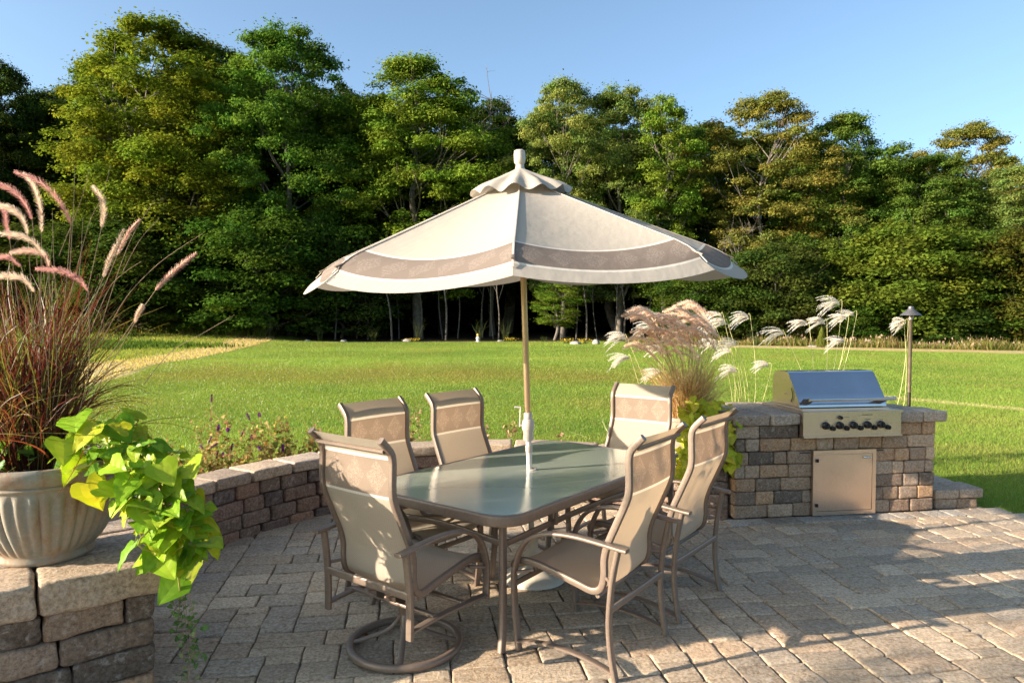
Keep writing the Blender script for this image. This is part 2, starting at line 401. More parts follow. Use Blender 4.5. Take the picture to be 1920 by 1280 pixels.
# ------------------------------------------------------------------ tumbled stone blocks
AX={}
def block(mb, o, ax, ay, dims, r, col, amp=.003, taper=0, az=(0,0,1), div=4, drop=0):
    """rounded irregular block centred on o, axes ax, ay, az; taper widens length along ay"""
    if div not in AX:
        base=[0,1,2]+[3+i for i in range(div-2)]+[3+div-2,4+div-2,5+div-2]
        n=len(base); idx={}; pts=[]; F=[]
        def vid(i,j,k):
            if (i,j,k) not in idx: idx[(i,j,k)]=len(pts); pts.append((i,j,k))
            return idx[(i,j,k)]
        m=n-1
        for a in range(m):
            for b in range(m):
                F+=[(vid(a,b,0),vid(a,b+1,0),vid(a+1,b+1,0),vid(a+1,b,0)),(vid(a,b,m),vid(a+1,b,m),vid(a+1,b+1,m),vid(a,b+1,m)),
                    (vid(a,0,b),vid(a+1,0,b),vid(a+1,0,b+1),vid(a,0,b+1)),(vid(a,m,b),vid(a,m,b+1),vid(a+1,m,b+1),vid(a+1,m,b)),
                    (vid(0,a,b),vid(0,a,b+1),vid(0,a+1,b+1),vid(0,a+1,b)),(vid(m,a,b),vid(m,a+1,b),vid(m,a+1,b+1),vid(m,a,b+1))]
        AX[div]=(np.array(pts),F,n)
    P,F,n=AX[div]; h=np.array(dims)/2; r=min(r,h.min()*.8)
    out=np.zeros(P.shape)
    for a in range(3):
        inner=np.linspace(-h[a]+1.4*r,h[a]-1.4*r,n-4) if n>4 else np.array([0.])
        sm=np.concatenate([[-h[a],-h[a]+.55*r],inner,[h[a]-.55*r,h[a]]]); out[:,a]=sm[P[:,a]]
    q=np.clip(out,-(h-r),h-r); d=out-q; L=np.linalg.norm(d,axis=1,keepdims=True); out=q+np.where(L>1e-9,d/np.maximum(L,1e-9)*r,0)
    # irregular surface
    nn=out/h; nn=nn/np.linalg.norm(nn,axis=1,keepdims=True); disp=np.zeros(len(out))
    for k in (14,31,60):
        kv=rng.normal(0,k,3); disp+=np.sin(out@kv+rng.uniform(0,6.3))*(14/k)**.7
    out=out+nn*(disp*amp)[:,None]
    if taper: out[:,0]*=1+taper*out[:,1]
    A=np.array([ax,ay,az],float); mb.add(out@A+np.array(o),F,col)
def pick(pal,j=.12):
    c=np.array(random.choice(pal))*random.uniform(1-j,1+j); return tuple(c)
PAL_W=[(0.497, 0.323, 0.198), (0.621, 0.366, 0.198), (0.428, 0.287, 0.187), (0.276, 0.189, 0.132), (0.69, 0.476, 0.308), (0.497, 0.348, 0.237), (0.179, 0.128, 0.094), (0.635, 0.378, 0.198), (0.345, 0.22, 0.143), (0.552, 0.403, 0.286)]
PAL_D=[(0.286, 0.18, 0.134), (0.338, 0.204, 0.146), (0.208, 0.144, 0.123), (0.169, 0.126, 0.118), (0.377, 0.222, 0.151), (0.26, 0.18, 0.14)]
PAL_C=[(0.598, 0.45, 0.318), (0.52, 0.388, 0.282), (0.65, 0.488, 0.336), (0.546, 0.425, 0.324)]
PAL_P=[(0.68, 0.521, 0.356), (0.598, 0.47, 0.328), (0.734, 0.572, 0.391), (0.571, 0.444, 0.31), (0.653, 0.489, 0.322), (0.49, 0.394, 0.287), (0.68, 0.495, 0.328), (0.558, 0.451, 0.333)]

class Path:
    def __init__(s,pts,n=12):
        P=np.array(catmull([(*p,0) for p in pts],n))[:,:2]; s.P=P; s.d=np.concatenate([[0],np.cumsum(np.linalg.norm(np.diff(P,axis=0),axis=1))]); s.L=s.d[-1]
    def at(s,t): return np.array([np.interp(t,s.d,s.P[:,0]),np.interp(t,s.d,s.P[:,1])])
    def tan(s,t):
        v=s.at(min(t+.05,s.L))-s.at(max(t-.05,0)); return v/np.linalg.norm(v)
def course(mb, path, z0, hh, depth, side, pal, lens=(.18,.34), r=.016, amp=.0035, inset=0, t0=0, t1=None, phase=None, skip=None, div=4, joint=.006, fixed=None):
    """one course of blocks along path; side +1 puts the depth to the left of the direction"""
    t=t0; t1=path.L if t1 is None else t1; first=True
    while t<t1-.02:
        L=random.uniform(*lens) if fixed is None else fixed
        if first and phase: L*=phase
        first=False
        if t1-t-L<lens[0]*.55: L=t1-t
        tm=t+L/2
        if not (skip and skip(tm,L,z0)):
            p=path.at(tm); ta=path.tan(tm); no=np.array([-ta[1],ta[0]])*side
            k=(path.tan(min(tm+.2,path.L))-path.tan(max(tm-.2,0))); cur=np.dot(k,no)/.4
            dd=depth; off=inset+random.uniform(-.004,.004)
            c=p+no*(dd/2+off)
            yaw=random.uniform(-.012,.012)
            ax=(ta[0]*math.cos(yaw)-ta[1]*math.sin(yaw),ta[0]*math.sin(yaw)+ta[1]*math.cos(yaw),0)
            ay=np.cross((0,0,1),ax)*side
            block(mb,(c[0],c[1],z0+hh/2),ax,ay,(L-joint,dd,hh-joint*.7),r*random.uniform(.8,1.25),pick(pal),amp,taper=(-cur if abs(cur)>.02 else 0),div=div)
        t+=L

# seat wall, curved round the table
inner=[(-2.62,3.62),(-2.58,4.2),(-2.48,4.6),(-2.31,5.02),(-2.03,5.58),(-1.66,6.08),(-1.28,6.40),(-.85,6.60),(-.26,6.70),(.2,6.69),(.62,6.58),(1.0,6.42),(1.4,6.24),(1.86,6.06)]
pw=Path(inner)
root=empty('seat_wall',(-2.3,5,0),0,'low curved seat wall of grey and brown tumbled blocks behind the table','wall')
inv=Matrix.Translation((2.3,-5,0))
mb=MB()
for k in range(4): course(mb,pw,-.05+k*.118,.118,.24,1,PAL_D if True else PAL_W,(.17,.33),.016,inset=.03,phase=.6 if k%2 else 1)
o=mb.build('wall_blocks',M['stone'],root); o.matrix_parent_inverse=inv
mb=MB(); course(mb,pw,.424,.092,.31,1,PAL_C,(.30,.40),.014,amp=.0025)
o=mb.build('cap_stones',M['stone'],root); o.matrix_parent_inverse=inv

# planter pier at the left
fd=np.array((.80,.60)); fp=np.array((-.60,.80)); C0=np.array((-1.60,3.272))
root=empty('planter_pier',(-2.2,3.28,0),math.atan2(.6,.8),'raised tan and brown stone pier under the ribbed urn','wall')
def L2(p): # world -> local of pier
    d=np.array(p)-np.array((-2.2,3.28)); return (d@fd,d@fp)
lc=L2(C0); mbw=MB(); mbc=MB()
x1=lc[0]; y0=lc[1]; x0=x1-1.9; y1=y0+.92
front=Path([(x0,y0),(x1,y0)],2); right=Path([(x1,y0),(x1,y1)],2); back=Path([(x1,y1),(x0,y1)],2)
ch=.128
for k in range(5):
    z0=.457-(k+1)*ch
    course(mbw,Path([(x0,y0+.05),(x1-.055,y0+.05)],2),z0,ch,.22,1,PAL_W,(.22,.36),.024,.006,div=6,t1=None)
    course(mbw,Path([(x1-.055,y0+.05+(.22 if k%2 else .22)),(x1-.055,y1-.05)],2),z0,ch,.22,1,PAL_W,(.2,.3),.022,.005)
    course(mbw,Path([(x1-.3,y1-.05),(x0,y1-.05)],2),z0,ch,.22,1,PAL_W,(.2,.3),.02)
for (a,b,yy0,yy1) in [(x1-.51,x1,y0,y0+.34),(x1-1.07,x1-.515,y0,y0+.34),(x1-1.5,x1-1.075,y0,y0+.34),(x1-1.9,x1-1.505,y0,y0+.34),
                  (x1-.36,x1,y0+.345,y0+.66),(x1-.36,x1,y0+.665,y1),(x1-.8,x1-.365,y0+.345,y1),(x1-1.25,x1-.805,y0+.345,y1),(x1-1.9,x1-1.255,y0+.345,y1)]:
    block(mbc,((a+b)/2,(yy0+yy1)/2,.5315),(1,0,0),(0,1,0),(b-a-.004,yy1-yy0-.004,.148),.02,pick(PAL_C,.08),.005,div=8)
mbw.build('pier_blocks',M['stone'],root); mbc.build('cap_stones',M['stone'],root)

# grill island
UA=R(8.5); ux=np.array((math.cos(UA),math.sin(UA))); uy=np.array((-math.sin(UA),math.cos(UA)))
IO=np.array((1.905,6.02)); IW=1.90; ID=.80
isl=empty('grill_island',(IO[0],IO[1],0),UA,'waist high grill island of tumbled brown stone with pale cap stones','outdoor kitchen')
mb=MB(); ch=.1145
def skipdoor(tm,L,z0): return z0>.02 and z0<.50 and .735<tm<1.26
for k in range(7):
    z0=k*ch
    fr=Path([(0,0),(IW,0)],2)
    if k<5 and k>0:
        course(mb,fr,z0,ch,.2,1,PAL_W,(.12,.33),.013,.003,t0=0,t1=.715,phase=.6 if k%2 else 1)
        course(mb,fr,z0,ch,.2,1,PAL_W,(.12,.33),.013,.003,t0=1.295,t1=IW,phase=.6 if k%2 else 1)
    elif k==0:
        course(mb,fr,z0,ch,.2,1,PAL_W,(.12,.33),.013,.003,t0=0,t1=.715); course(mb,fr,z0,ch,.2,1,PAL_W,(.12,.33),.013,.003,t0=1.295)
    elif k==6:
        course(mb,fr,z0,ch,.2,1,PAL_W,(.2,.3),.013,.003,t0=0,t1=.585); course(mb,fr,z0,ch,.2,1,PAL_W,(.2,.3),.013,.003,t0=1.505)
    else: course(mb,fr,z0,ch,.2,1,PAL_W,(.12,.33),.013,.003,phase=.7)
    course(mb,Path([(IW,.2),(IW,.5)],2),z0,ch,.2,1,PAL_W,(.15,.28),.013,.003)
    course(mb,Path([(0,ID),(0,.2)],2),z0,ch,.2,1,PAL_W,(.15,.28),.013,.003)
    course(mb,Path([(IW-.2,.5),(1.2,ID),(.2,ID)],2),z0,ch,.18,1,PAL_W,(.2,.3),.013,.003,inset=-.0)
mb.box((.95,.42,.40),(1.46,.40,.76),col=(.05,.045,.04))
mb.build('island_blocks',M['stone'],isl)
mb=MB()
for (a,b,c,d) in [(-.04,.30,-.05,.36),(.305,.585,-.05,.36),(-.04,.26,.365,.84),(.265,.60,.365,.84),(1.50,1.74,-.05,.27),(1.745,1.975,-.05,.27),(1.50,1.86,.275,.50),(.605,1.06,.66,.84),(1.065,1.55,.66,.80)]:
    block(mb,((a+b)/2,(c+d)/2,.851),(1,0,0),(0,1,0),(b-a-.004,d-c-.004,.094),.015,pick(PAL_C,.1),.004,div=6)
mb.build('cap_stones',M['stone'],isl)
# access door (part of the island)
mb=MB()
x0,x1,z0,z1=.705,1.300,.008,.575; fw=.035
mb.box(((x0+x1)/2,-.016,z1-fw/2),(x1-x0,.034,fw)); mb.box(((x0+x1)/2,-.016,z0+fw/2),(x1-x0,.034,fw))
mb.box((x0+fw/2,-.016,(z0+z1)/2),(fw,.034,z1-z0-2*fw)); mb.box((x1-fw/2,-.016,(z0+z1)/2),(fw,.034,z1-z0-2*fw))
fr=mb.build('door_frame',M['steel'],isl,smooth=False)
mb=MB(); mb.box(((x0+x1)/2,-.018,(z0+z1)/2),(x1-x0-2*fw-.006,.022,z1-z0-2*fw-.006)); dr=mb.build('door',M['steel'],isl,smooth=False)
for zz in (.49,.10):
    mb=MB(); mb.box((x0+fw-.002,-.038,zz),(.022,.016,.028)); mb.box((x0+fw+.002,-.046,zz),(.010,.008,.014)); mb.build('hinge',M['black'],dr,smooth=False)
mb=MB(); mb.sweep(catmull([(x1-.125,-.032,.505),(x1-.105,-.05,.507),(x1-.075,-.052,.506),(x1-.055,-.032,.503)],4),.014,.008,ref=(0,0,1)); mb.build('handle',M['steelhood'],dr)
for c_,d_ in(((x0-.06,-.004,.555),(.10,.012,.008)),((x1+.05,-.004,.558),(.07,.012,.008))):
    mb=MB(); mb.box(c_,d_); mb.build('lintel_bar',M['black'],isl,smooth=False)

# low stone step at the right end
root=empty('stone_step',(3.86,6.38,0),UA,'low two piece stone step at the right foot of the grill island','step')
mb=MB()
for (a,b,z) in [(0,.22,0),(.225,.43,0)]: block(mb,((a+b)/2,.12,.025),(1,0,0),(0,1,0),(b-a,.2,.09),.012,pick(PAL_W),.003)
block(mb,(.33,.42,.02),(0,1,0),(-1,0,0),(.38,.2,.09),.012,pick(PAL_W),.003)
mb.build('step_blocks',M['stone'],root)
mb=MB()
for (a,b,c,d) in [(-.02,.23,0,.30),(.235,.48,0,.30),(-.02,.20,.305,.62),(.205,.44,.305,.62)]:
    block(mb,((a+b)/2,(c+d)/2,.115),(1,0,0),(0,1,0),(b-a-.004,d-c-.004,.085),.014,pick(PAL_C,.1),.003,div=6)
mb.build('cap_stones',M['stone'],root)

# ------------------------------------------------------------------ patio of pavers
pa=empty('patio',(0,0,0)); tag(pa,kind='structure')
PA=R(8.6); pc=np.array((math.cos(PA),math.sin(PA))); pn=np.array((-math.sin(PA),math.cos(PA)))
cell=.093
# allowed area: inside the seat wall, in front of the grill, out to the lawn edge
poly=[(-6,-6),(7.5,-6),(7.5,3.2),(5.6,5.1),(4.75,5.75),(4.42,6.15),(4.3,6.5),(1.9,6.2)]+[tuple(p) for p in reversed([(x-.02,y+.06) for x,y in inner])]+[(-2.75,3.6),(-6,3.4)]
def inside(x,y):
    c=False; n=len(poly); j=n-1
    for i in range(n):
        xi,yi=poly[i]; xj,yj=poly[j]
        if (yi>y)!=(yj>y) and x<(xj-xi)*(y-yi)/(yj-yi)+xi: c=not c
        j=i
    return c
NX,NY=122,116; org=np.array((-4.6,-3.6)); occ=np.zeros((NY,NX),bool)
mb=MB(); rp=random.Random(11)
# light soldier row along the grill
def toUV(x,y): d=np.array((x,y))-IO; return d@ux,d@uy
for j in range(NY):
    i=0
    while i<NX:
        if occ[j,i]: i+=1; continue
        run=1
        while i+run<NX and not occ[j,i+run] and run<5: run+=1
        opts=[(3,2,5),(2,2,4),(2,1,1.6),(3,1,.7),(4,2,1.3)]
        opts=[(a,b,w_) for a,b,w_ in opts if a<=run and (run-a!=1 or run>=5) and j+b<=NY]
        if not opts: opts=[(run,1,1)]
        a,b,_=rp.choices(opts,[w_ for _,_,w_ in opts])[0]
        occ[j:j+b,i:i+a]=True
        c=org+pc*((i+a/2)*cell)+pn*((j+b/2)*cell)
        uu,vv=toUV(*c)
        if inside(*c) and not (-.3<uu<2.4 and vv>-.07):
            yaw=rp.uniform(-.01,.01); ax=(math.cos(PA+yaw),math.sin(PA+yaw),0); ay=(-ax[1],ax[0],0)
            jt=rp.uniform(.004,.0075)
            tz=rp.uniform(-.01,.01); tx=rp.uniform(-.008,.008)
            az=np.array((tx,tz,1.)); ax=np.array(ax); ax[2]=-tx; ay=np.array(ay); ay[2]=-tz
            block(mb,(c[0],c[1],-.03+rp.uniform(-.0025,.0025)-(.006 if (-.4<uu<2.5 and vv>-.28) else 0)),ax,ay,(a*cell-jt,b*cell-jt,.06),.010*rp.uniform(.7,1.4),pick(PAL_P,.16),.0034,az=az,div=5)
        i+=a
u=-.1
while u<2.35:
    L=rp.choice([.15,.2,.23]); c=IO+ux*(u+L/2)+uy*(-.085)
    block(mb,(c[0],c[1],-.029),(ux[0],ux[1],0),(uy[0],uy[1],0),(L-.006,.165,.06),.009,pick([(.45,.40,.33),(.38,.32,.25),(.50,.46,.40),(.33,.28,.22)],.1),.002); u+=L
mb.build('paver_field',M['paver'],pa)
mb=MB(); pts=[(x,y,-.016) for x,y in poly]; mb.add(pts,[tuple(range(len(pts)))]); mb.build('joint_sand',M['sand'],pa,smooth=False)

# ------------------------------------------------------------------ patio chairs
RAIL=[(.335,.405),(.345,.425),(.325,.448),(.275,.458),(.20,.455),(.088,.434),(-.039,.407),(-.115,.390),(-.158,.398),(-.182,.428),(-.192,.484),(-.192,.560),(-.212,.639),(-.262,.753),(-.312,.870),(-.322,.93),(-.321,1.0),(-.321,1.07),(-.337,1.115),(-.395,1.175)]
def make_chair(swivel=False):
    root=empty('swivel_chair' if swivel else 'patio_chair')
    rp_=catmull([(0,y,z) for y,z in RAIL],4)
    W=.245
    # sling
    mb=MB(); n=len(rp_); m=9; V=[]
    for p in rp_:
        for j in range(m):
            u=-1+2*j/(m-1); sag=.018*(1-u*u) if p[2]<.6 else .012*(1-u*u)
            V.append((u*W, p[1]-(sag if p[2]>=.6 else 0), p[2]-(sag if p[2]<.6 else 0)))
    F=[(i*m+j,i*m+j+1,(i+1)*m+j+1,(i+1)*m+j) for i in range(n-1) for j in range(m-1)]
    mb.add(V,F); mb.build('sling',M['sling'],root,angle=80)
    for s_ in(-1,1):
        mb=MB(); mb.sweep([(s_*(W+.008),p[1],p[2]) for p in rp_],.030,.036,ref=(1,0,0),seg=12,sq=.55)
        mb.build('side_rail',M['frame'],root)
    # cross bars of the sling
    for (y,z,r_,nm) in [(-.365,1.118,.011,'top_bar'),(-.150,.365,.012,'back_bar'),(.22,.425,.012,'seat_bar')]:
        mb=MB(); mb.tube([(-W,y,z),(W,y,z)],r_,8); mb.build(nm,M['frame'],root)
    A=.30
    for s_ in(-1,1):
        zb=.235 if swivel else 0.0
        arm=catmull([(0,.309,.42),(0,.283,.508),(0,.232,.583),(0,.155,.628),(0,.064,.650),(0,-.062,.657),(0,-.19,.650),(0,-.287,.641),(0,-.338,.638)],4)
        mb=MB()
        # the armrest widens towards the back
        P=arm; seg=12; Vv=[]
        mb.sweep([(s_*A,p[1],p[2]) for p in P],.046,.020,ref=(1,0,0),seg=14,sq=.5)
        mb.build('armrest',M['frame'],root)
        mb=MB(); f=catmull([(0,.309,.43),(0,.314,.387),(0,.311,.25),(0,.295,.10),(0,.283,0)],4) if not swivel else catmull([(0,.309,.43),(0,.312,.36),(0,.305,zb)],4)
        mb.sweep([(s_*A,p[1],p[2]) for p in f],.044,.022,ref=(1,0,0),seg=12,sq=.5); mb.build('leg',M['frame'],root)
        mb=MB(); f=catmull([(0,-.29,.632),(0,-.268,.53),(0,-.254,.435),(0,-.243,.274),(0,-.255,.12),(0,-.279,0)],4) if not swivel else catmull([(0,-.285,.632),(0,-.268,.5),(0,-.26,.36),(0,-.262,.215)],4)
        mb.sweep([(s_*A,p[1],p[2]) for p in f],.040,.024,ref=(1,0,0),seg=12,sq=.5); mb.build('leg',M['frame'],root)
        mb=MB()
        if swivel: f=catmull([(0,.30,.255),(0,.1,.262),(0,-.1,.262),(0,-.26,.25)],3)
        else: f=catmull([(0,.285,.045),(0,.10,.075),(0,-.1,.07),(0,-.268,.035)],3)
        mb.sweep([(s_*A,p[1],p[2]) for p in f],.040,.016,ref=(1,0,0),seg=12,sq=.5); mb.build('foot_bar',M['frame'],root)
        # brackets to the sling
        for e_ in([(s_*(W+.01),.22,.42),(s_*A,.30,.405)],[(s_*(W+.01),-.20,.47),(s_*A,-.262,.46)]):
            mb=MB(); mb.tube(e_,.009,8); mb.build('bracket',M['frame'],root)
    if not swivel:
        mb=MB(); mb.sweep([(-A,-.25,.335),(A,-.25,.335)],.034,.016,ref=(0,0,1),seg=12,sq=.5); mb.build('cross_bar',M['frame'],root)
        mb=MB(); mb.sweep([(-A,.306,.345),(A,.306,.345)],.03,.016,ref=(0,0,1),seg=12,sq=.5); mb.build('cross_bar',M['frame'],root)
    else:
        mb=MB(); mb.sweep([(-A,-.268,.425),(A,-.268,.425)],.040,.016,ref=(0,0,1),seg=12,sq=.5); mb.build('cross_bar',M['frame'],root)
        for y in(-.09,.12):
            mb=MB(); mb.sweep([(-A,y,.272),(A,y,.272)],.030,.018,ref=(0,1,0),seg=12,sq=.5); mb.build('cross_bar',M['frame'],root)
        for x in(-.07,.07):
            mb=MB(); mb.sweep(catmull([(x,-.20,.345),(x,-.05,.315),(x,.1,.315),(x,.22,.38)],4),.022,.010,ref=(1,0,0),seg=8,sq=.6); mb.build('rocker_spring',M['frame'],root)
        mb=MB(); mb.box((0,.01,.300),(.17,.20,.028)); mb.box((0,-.12,.31),(.14,.03,.03)); mb.build('swivel_plate',M['darkmetal'],root,smooth=False)
        mb=MB(); mb.lathe([(.022,.29),(.040,.283),(.043,.27),(.043,.235),(.036,.225),(.030,.15),(.027,.10)],20); mb.build('hub',M['frame'],root)
        mb=MB(); rr=.285; mb.sweep([(rr*math.cos(a),rr*math.sin(a),.026) for a in np.linspace(0,2*math.pi,65)[:-1]],.038,.040,ref=(0,0,1),seg=12,sq=.7,closed=True); mb.build('base_ring',M['frame'],root)
        for a in (R(40),R(130),R(220),R(310)):
            f=catmull([(.012,0,.235),(.03,0,.16),(.09,0,.095),(.19,0,.055),(.278,0,.028)],4)
            mb=MB(); mb.sweep([(p[0]*math.cos(a),p[0]*math.sin(a),p[2]) for p in f],.032,.02,ref=(-math.sin(a),math.cos(a),0),seg=10,sq=.8); mb.build('spoke',M['frame'],root)
    return root
def face(o,c,fwd,sc=1):
    o.location=(c[0],c[1],.002); o.rotation_euler=(0,0,math.atan2(fwd[1],fwd[0])-math.pi/2); o.scale=(sc,)*3
GC='high back sling chairs around the glass table'
ch=make_chair()
spots=[((.441,3.733),(-.814,.58),'sling patio chair nearest the camera on the right side of the table'),
       ((.916,4.379),(-.79,.613),'sling patio chair beside the grill island, partly behind another chair on its side'),
       ((-.635,4.47),(.78,-.626),'sling patio chair on the wall side of the table, directly behind the swivel chair'),
       ((-.155,5.04),(.76,-.65),'sling patio chair on the wall side of the table, closer to the umbrella pole'),
       ((.855,5.48),(-.59,-.807),'sling patio chair at the far end of the table, its cream front facing the camera')]
for i,(c,f,l) in enumerate(spots):
    o=ch if i==0 else copy_tree(ch); face(o,c,f); tag(o,l,'chair',GC)
sw=make_chair(True); face(sw,(-.563,3.68),(.604,.797)); tag(sw,'sling swivel rocker chair on a round ring base with its back to the camera','chair',GC)

# ------------------------------------------------------------------ glass dining table
tb=empty('dining_table',(.135,4.68,0),math.atan2(.788,.616),'long rounded glass top dining table with bronze metal frame under the umbrella','table')
TL,TW,TR=2.04,1.19,.17
def rrect(L,Wd,r,n=8,bulge=.02):
    pts=[]
    for cx,cy,a0 in((L/2-r,Wd/2-r,0),(-L/2+r,Wd/2-r,90),(-L/2+r,-Wd/2+r,180),(L/2-r,-Wd/2+r,270)):
        for k in range(n+1):
            a=R(a0+90*k/n); pts.append((cx+r*math.cos(a),cy+r*math.sin(a)))
    return pts
mb=MB(); pts=rrect(TL-.03,TW-.03,TR-.015); mb.sweep([(x,y,.694) for x,y in pts],.058,.032,ref=(0,0,1),seg=16,sq=.35,closed=True); 
mb.build('table_frame',M['frame'],tb)
mb=MB(); pts=rrect(TL-.05,TW-.05,TR-.025); n=len(pts)
mb.add([(x,y,.7215) for x,y in pts]+[(x,y,.7155) for x,y in pts],[tuple(range(n)),tuple(range(2*n-1,n-1,-1))]+[(i,n+i,n+(i+1)%n,(i+1)%n) for i in range(n)])
# hole for the pole is covered by the ring below
mb.build('glass_top',M['glass'],tb,smooth=False)
mb=MB(); mb.lathe([(.022,.7222),(.034,.7222),(.036,.727),(.030,.731),(.022,.731)],24,caps=False); mb.build('hole_ring',M['cream_plastic'],tb)
for sx in(-1,1):
    for sy in(-1,1):
        mb=MB(); f=catmull([(.90,.47,.685),(.905,.475,.5),(.912,.48,.3),(.925,.49,.12),(.955,.505,0)],4)
        mb.sweep([(sx*p[0],sy*p[1],p[2]) for p in f],.042,.032,ref=(1,0,0),seg=12,sq=.5); mb.build('leg',M['frame'],tb)
for sy in(-1,1):
    mb=MB(); f=catmull([(-.90,sy*.472,.545),(0,sy*.472,.565),(.90,sy*.472,.545)],5); mb.sweep(f,.034,.018,ref=(0,0,1),seg=12,sq=.5); mb.build('side_stretcher',M['frame'],tb)
    for x in(-.45,.45):
        mb=MB(); mb.box((x,sy*.50,.615),(.024,.014,.125)); mb.build('stretcher_post',M['frame'],tb,smooth=False)
for x in(-.9,.9):
    mb=MB(); f=catmull([(x,-.47,.55),(x*.96,0,.565),(x,.47,.55)],5); mb.sweep(f,.034,.018,ref=(0,0,1),seg=12,sq=.5); mb.build('end_stretcher',M['frame'],tb)
mb=MB(); mb.sweep([(.0,-.57,.684),(.0,-.03,.684)],.03,.016,ref=(0,1,0) if 0 else (1,0,0)); mb.sweep([(.0,.03,.684),(.0,.57,.684)],.03,.016,ref=(1,0,0)); mb.build('center_brace',M['frame'],tb)

# ------------------------------------------------------------------ umbrella
um=empty('patio_umbrella',(.140,4.70,.0),0,'cream market umbrella with taupe patterned band above the table','umbrella')
HZ=2.635; RT=1.36; ZR=2.085
um.rotation_euler=(.045,-.033,0)
def build_canopy():
    V=[];F=[];UV=[]; NP=8; nu=18; nv=34; A0=R(-93)
    vert={}
    mb=MB()
    for p in range(NP):
        a0=A0+p*2*math.pi/NP; a1=a0+2*math.pi/NP
        base=len(V)
        rnd=random.Random(p+3); fl=rnd.uniform(.7,1.2); fl2=rnd.uniform(-.25,.25)
        for j in range(nv+1):
            t=j/nv; tt=.05+t*(1.055-.05)          # radial fraction, beyond 1 = free edge
            r=tt*RT
            for i in range(nu+1):
                s_=i/nu; w_=4*s_*(1-s_)
                P0=np.array((math.cos(a0),math.sin(a0))); P1=np.array((math.cos(a1),math.sin(a1)))
                # rib heights with a slight curve; tip of the edge drops
                zr=HZ-(HZ-ZR)*(tt**.97)+.0*tt
                if tt>1: zr-= (tt-1)*.10
                xy=(P0*(1-s_)+P1*s_)*r
                sag=w_*(.085*tt**1.3)*fl + w_*(s_-.5)*fl2*.12*tt**2
                out=1+w_*.035*max(0,(tt-.75)/.3)
                if tt>.97: xy=xy*(1-.02*(1-w_))
                z=zr-sag
                edge=max(0,(tt-.90)/.175)
                z-= edge*(.062-.030*w_*fl)
                xy=xy*out
                V.append((xy[0],xy[1],z)); UV.append((s_*r*.765+p*.37,r))
        for j in range(nv):
            for i in range(nu):
                q=(base+j*(nu+1)+i,base+(j+1)*(nu+1)+i,base+(j+1)*(nu+1)+i+1,base+j*(nu+1)+i+1); F.append(q)
    uv=[UV[k] for q in F for k in q]
    mb.add(V,F,uv=uv); return mb
cn=build_canopy().build('canopy',M['canopy'],um,angle=100)
# seams
A0=R(-93)
mb=MB()
for p in range(8):
    a=A0+p*math.pi/4; f=[]
    for t in np.linspace(.06,1.02,20):
        zr=HZ-(HZ-ZR)*(t**.97)- (t-1)*.10*(t>1)-max(0,(t-.9)/.175)*.062
        f.append((math.cos(a)*t*RT*(1 if t<.97 else .985),math.sin(a)*t*RT*(1 if t<.97 else .985),zr+.004))
    mb.sweep(f,.012,.006,ref=(-math.sin(a),math.cos(a),0),seg=6,sq=1)
mb.build('canopy_seam',M['cream_plastic'],cn)
# vent cap
mb=MB(); V=[];nr=12;na=128
for j in range(nr+1):
    t=j/nr; r=.03+t*.292
    for i in range(na):
        a=2*math.pi*i/na; k=abs(math.cos((a-A0)*4)); k=1-k        # 0 on the ribs
        w_=math.sin((a-A0)*4)**2
        wav=math.cos((a-A0)*8+.4)*.5+.5
        z=HZ+.050-(t**1.0)*.128 - .010*w_*t + .019*t**2*math.cos((a-A0)*12+1.0) - (.018*max(0,(t-.8)/.2))
        rr=r*(1+.035*t*math.cos((a-A0)*12+2.2)); V.append((rr*math.cos(a),rr*math.sin(a),z))
F=[(j*na+i,j*na+(i+1)%na,(j+1)*na+(i+1)%na,(j+1)*na+i) for j in range(nr) for i in range(na)]
uv=[(0.3+.01*(k%na),.4+.02*(k//na)) for q in F for k in q]
mb.add(V,F,uv=uv); mb.build('vent_cap',M['canopy'],um,angle=100)
mb=MB(); mb.lathe([(.030,HZ+.03),(.032,HZ+.05),(.027,HZ+.065),(.026,HZ+.078),(.034,HZ+.088),(.037,HZ+.105),(.037,HZ+.145),(.033,HZ+.165),(.018,HZ+.172)],24); mb.build('finial',M['cream_plastic'],um)
mb=MB(); mb.lathe([(.0195,1.04),(.0195,HZ+.03)],20); mb.build('pole',M['pole'],um)
mb=MB(); mb.lathe([(.0185,.05),(.0185,.80),(.0185,.93)],20); mb.build('lower_pole',M['white_metal'],um)
mb=MB(); mb.lathe([(.021,.845),(.0225,.85),(.0225,.885),(.021,.89)],20); mb.lathe([(.030,.925),(.034,.93),(.033,.985),(.037,.992),(.041,1.005),(.041,1.045),(.035,1.062),(.029,1.068),(.029,1.105),(.025,1.11)],28)
ck=mb.build('crank_housing',M['cream_plastic'],um)
mb=MB(); mb.tube([(-.038,-.01,1.025),(-.056,-.012,1.03)],.008); mb.sweep([(-.056,-.012,1.02),(-.046,-.014,1.15)],.012,.008,ref=(0,1,0)); mb.tube([(-.047,-.014,1.147),(-.085,-.018,1.152)],.006); mb.build('crank_handle',M['white_metal'],ck)
for p in range(8):
    a=A0+p*math.pi/4; c_,s_=math.cos(a),math.sin(a)
    f=[(c_*t*RT,s_*t*RT,HZ-(HZ-ZR)*(t**.97)-.018) for t in np.linspace(.04,.985,12)]
    mb=MB(); mb.sweep(f,.016,.010,ref=(-s_,c_,0),seg=6); rb=mb.build('rib',M['frame'],um)
    mb=MB(); e=f[6]; mb.sweep([(c_*.04,s_*.04,2.15),e],.012,.010,ref=(-s_,c_,0),seg=6); mb.build('strut',M['frame'],um)
mb=MB(); mb.lathe([(.022,2.12),(.042,2.125),(.042,2.17),(.022,2.175)],20); mb.build('runner',M['cream_plastic'],um)
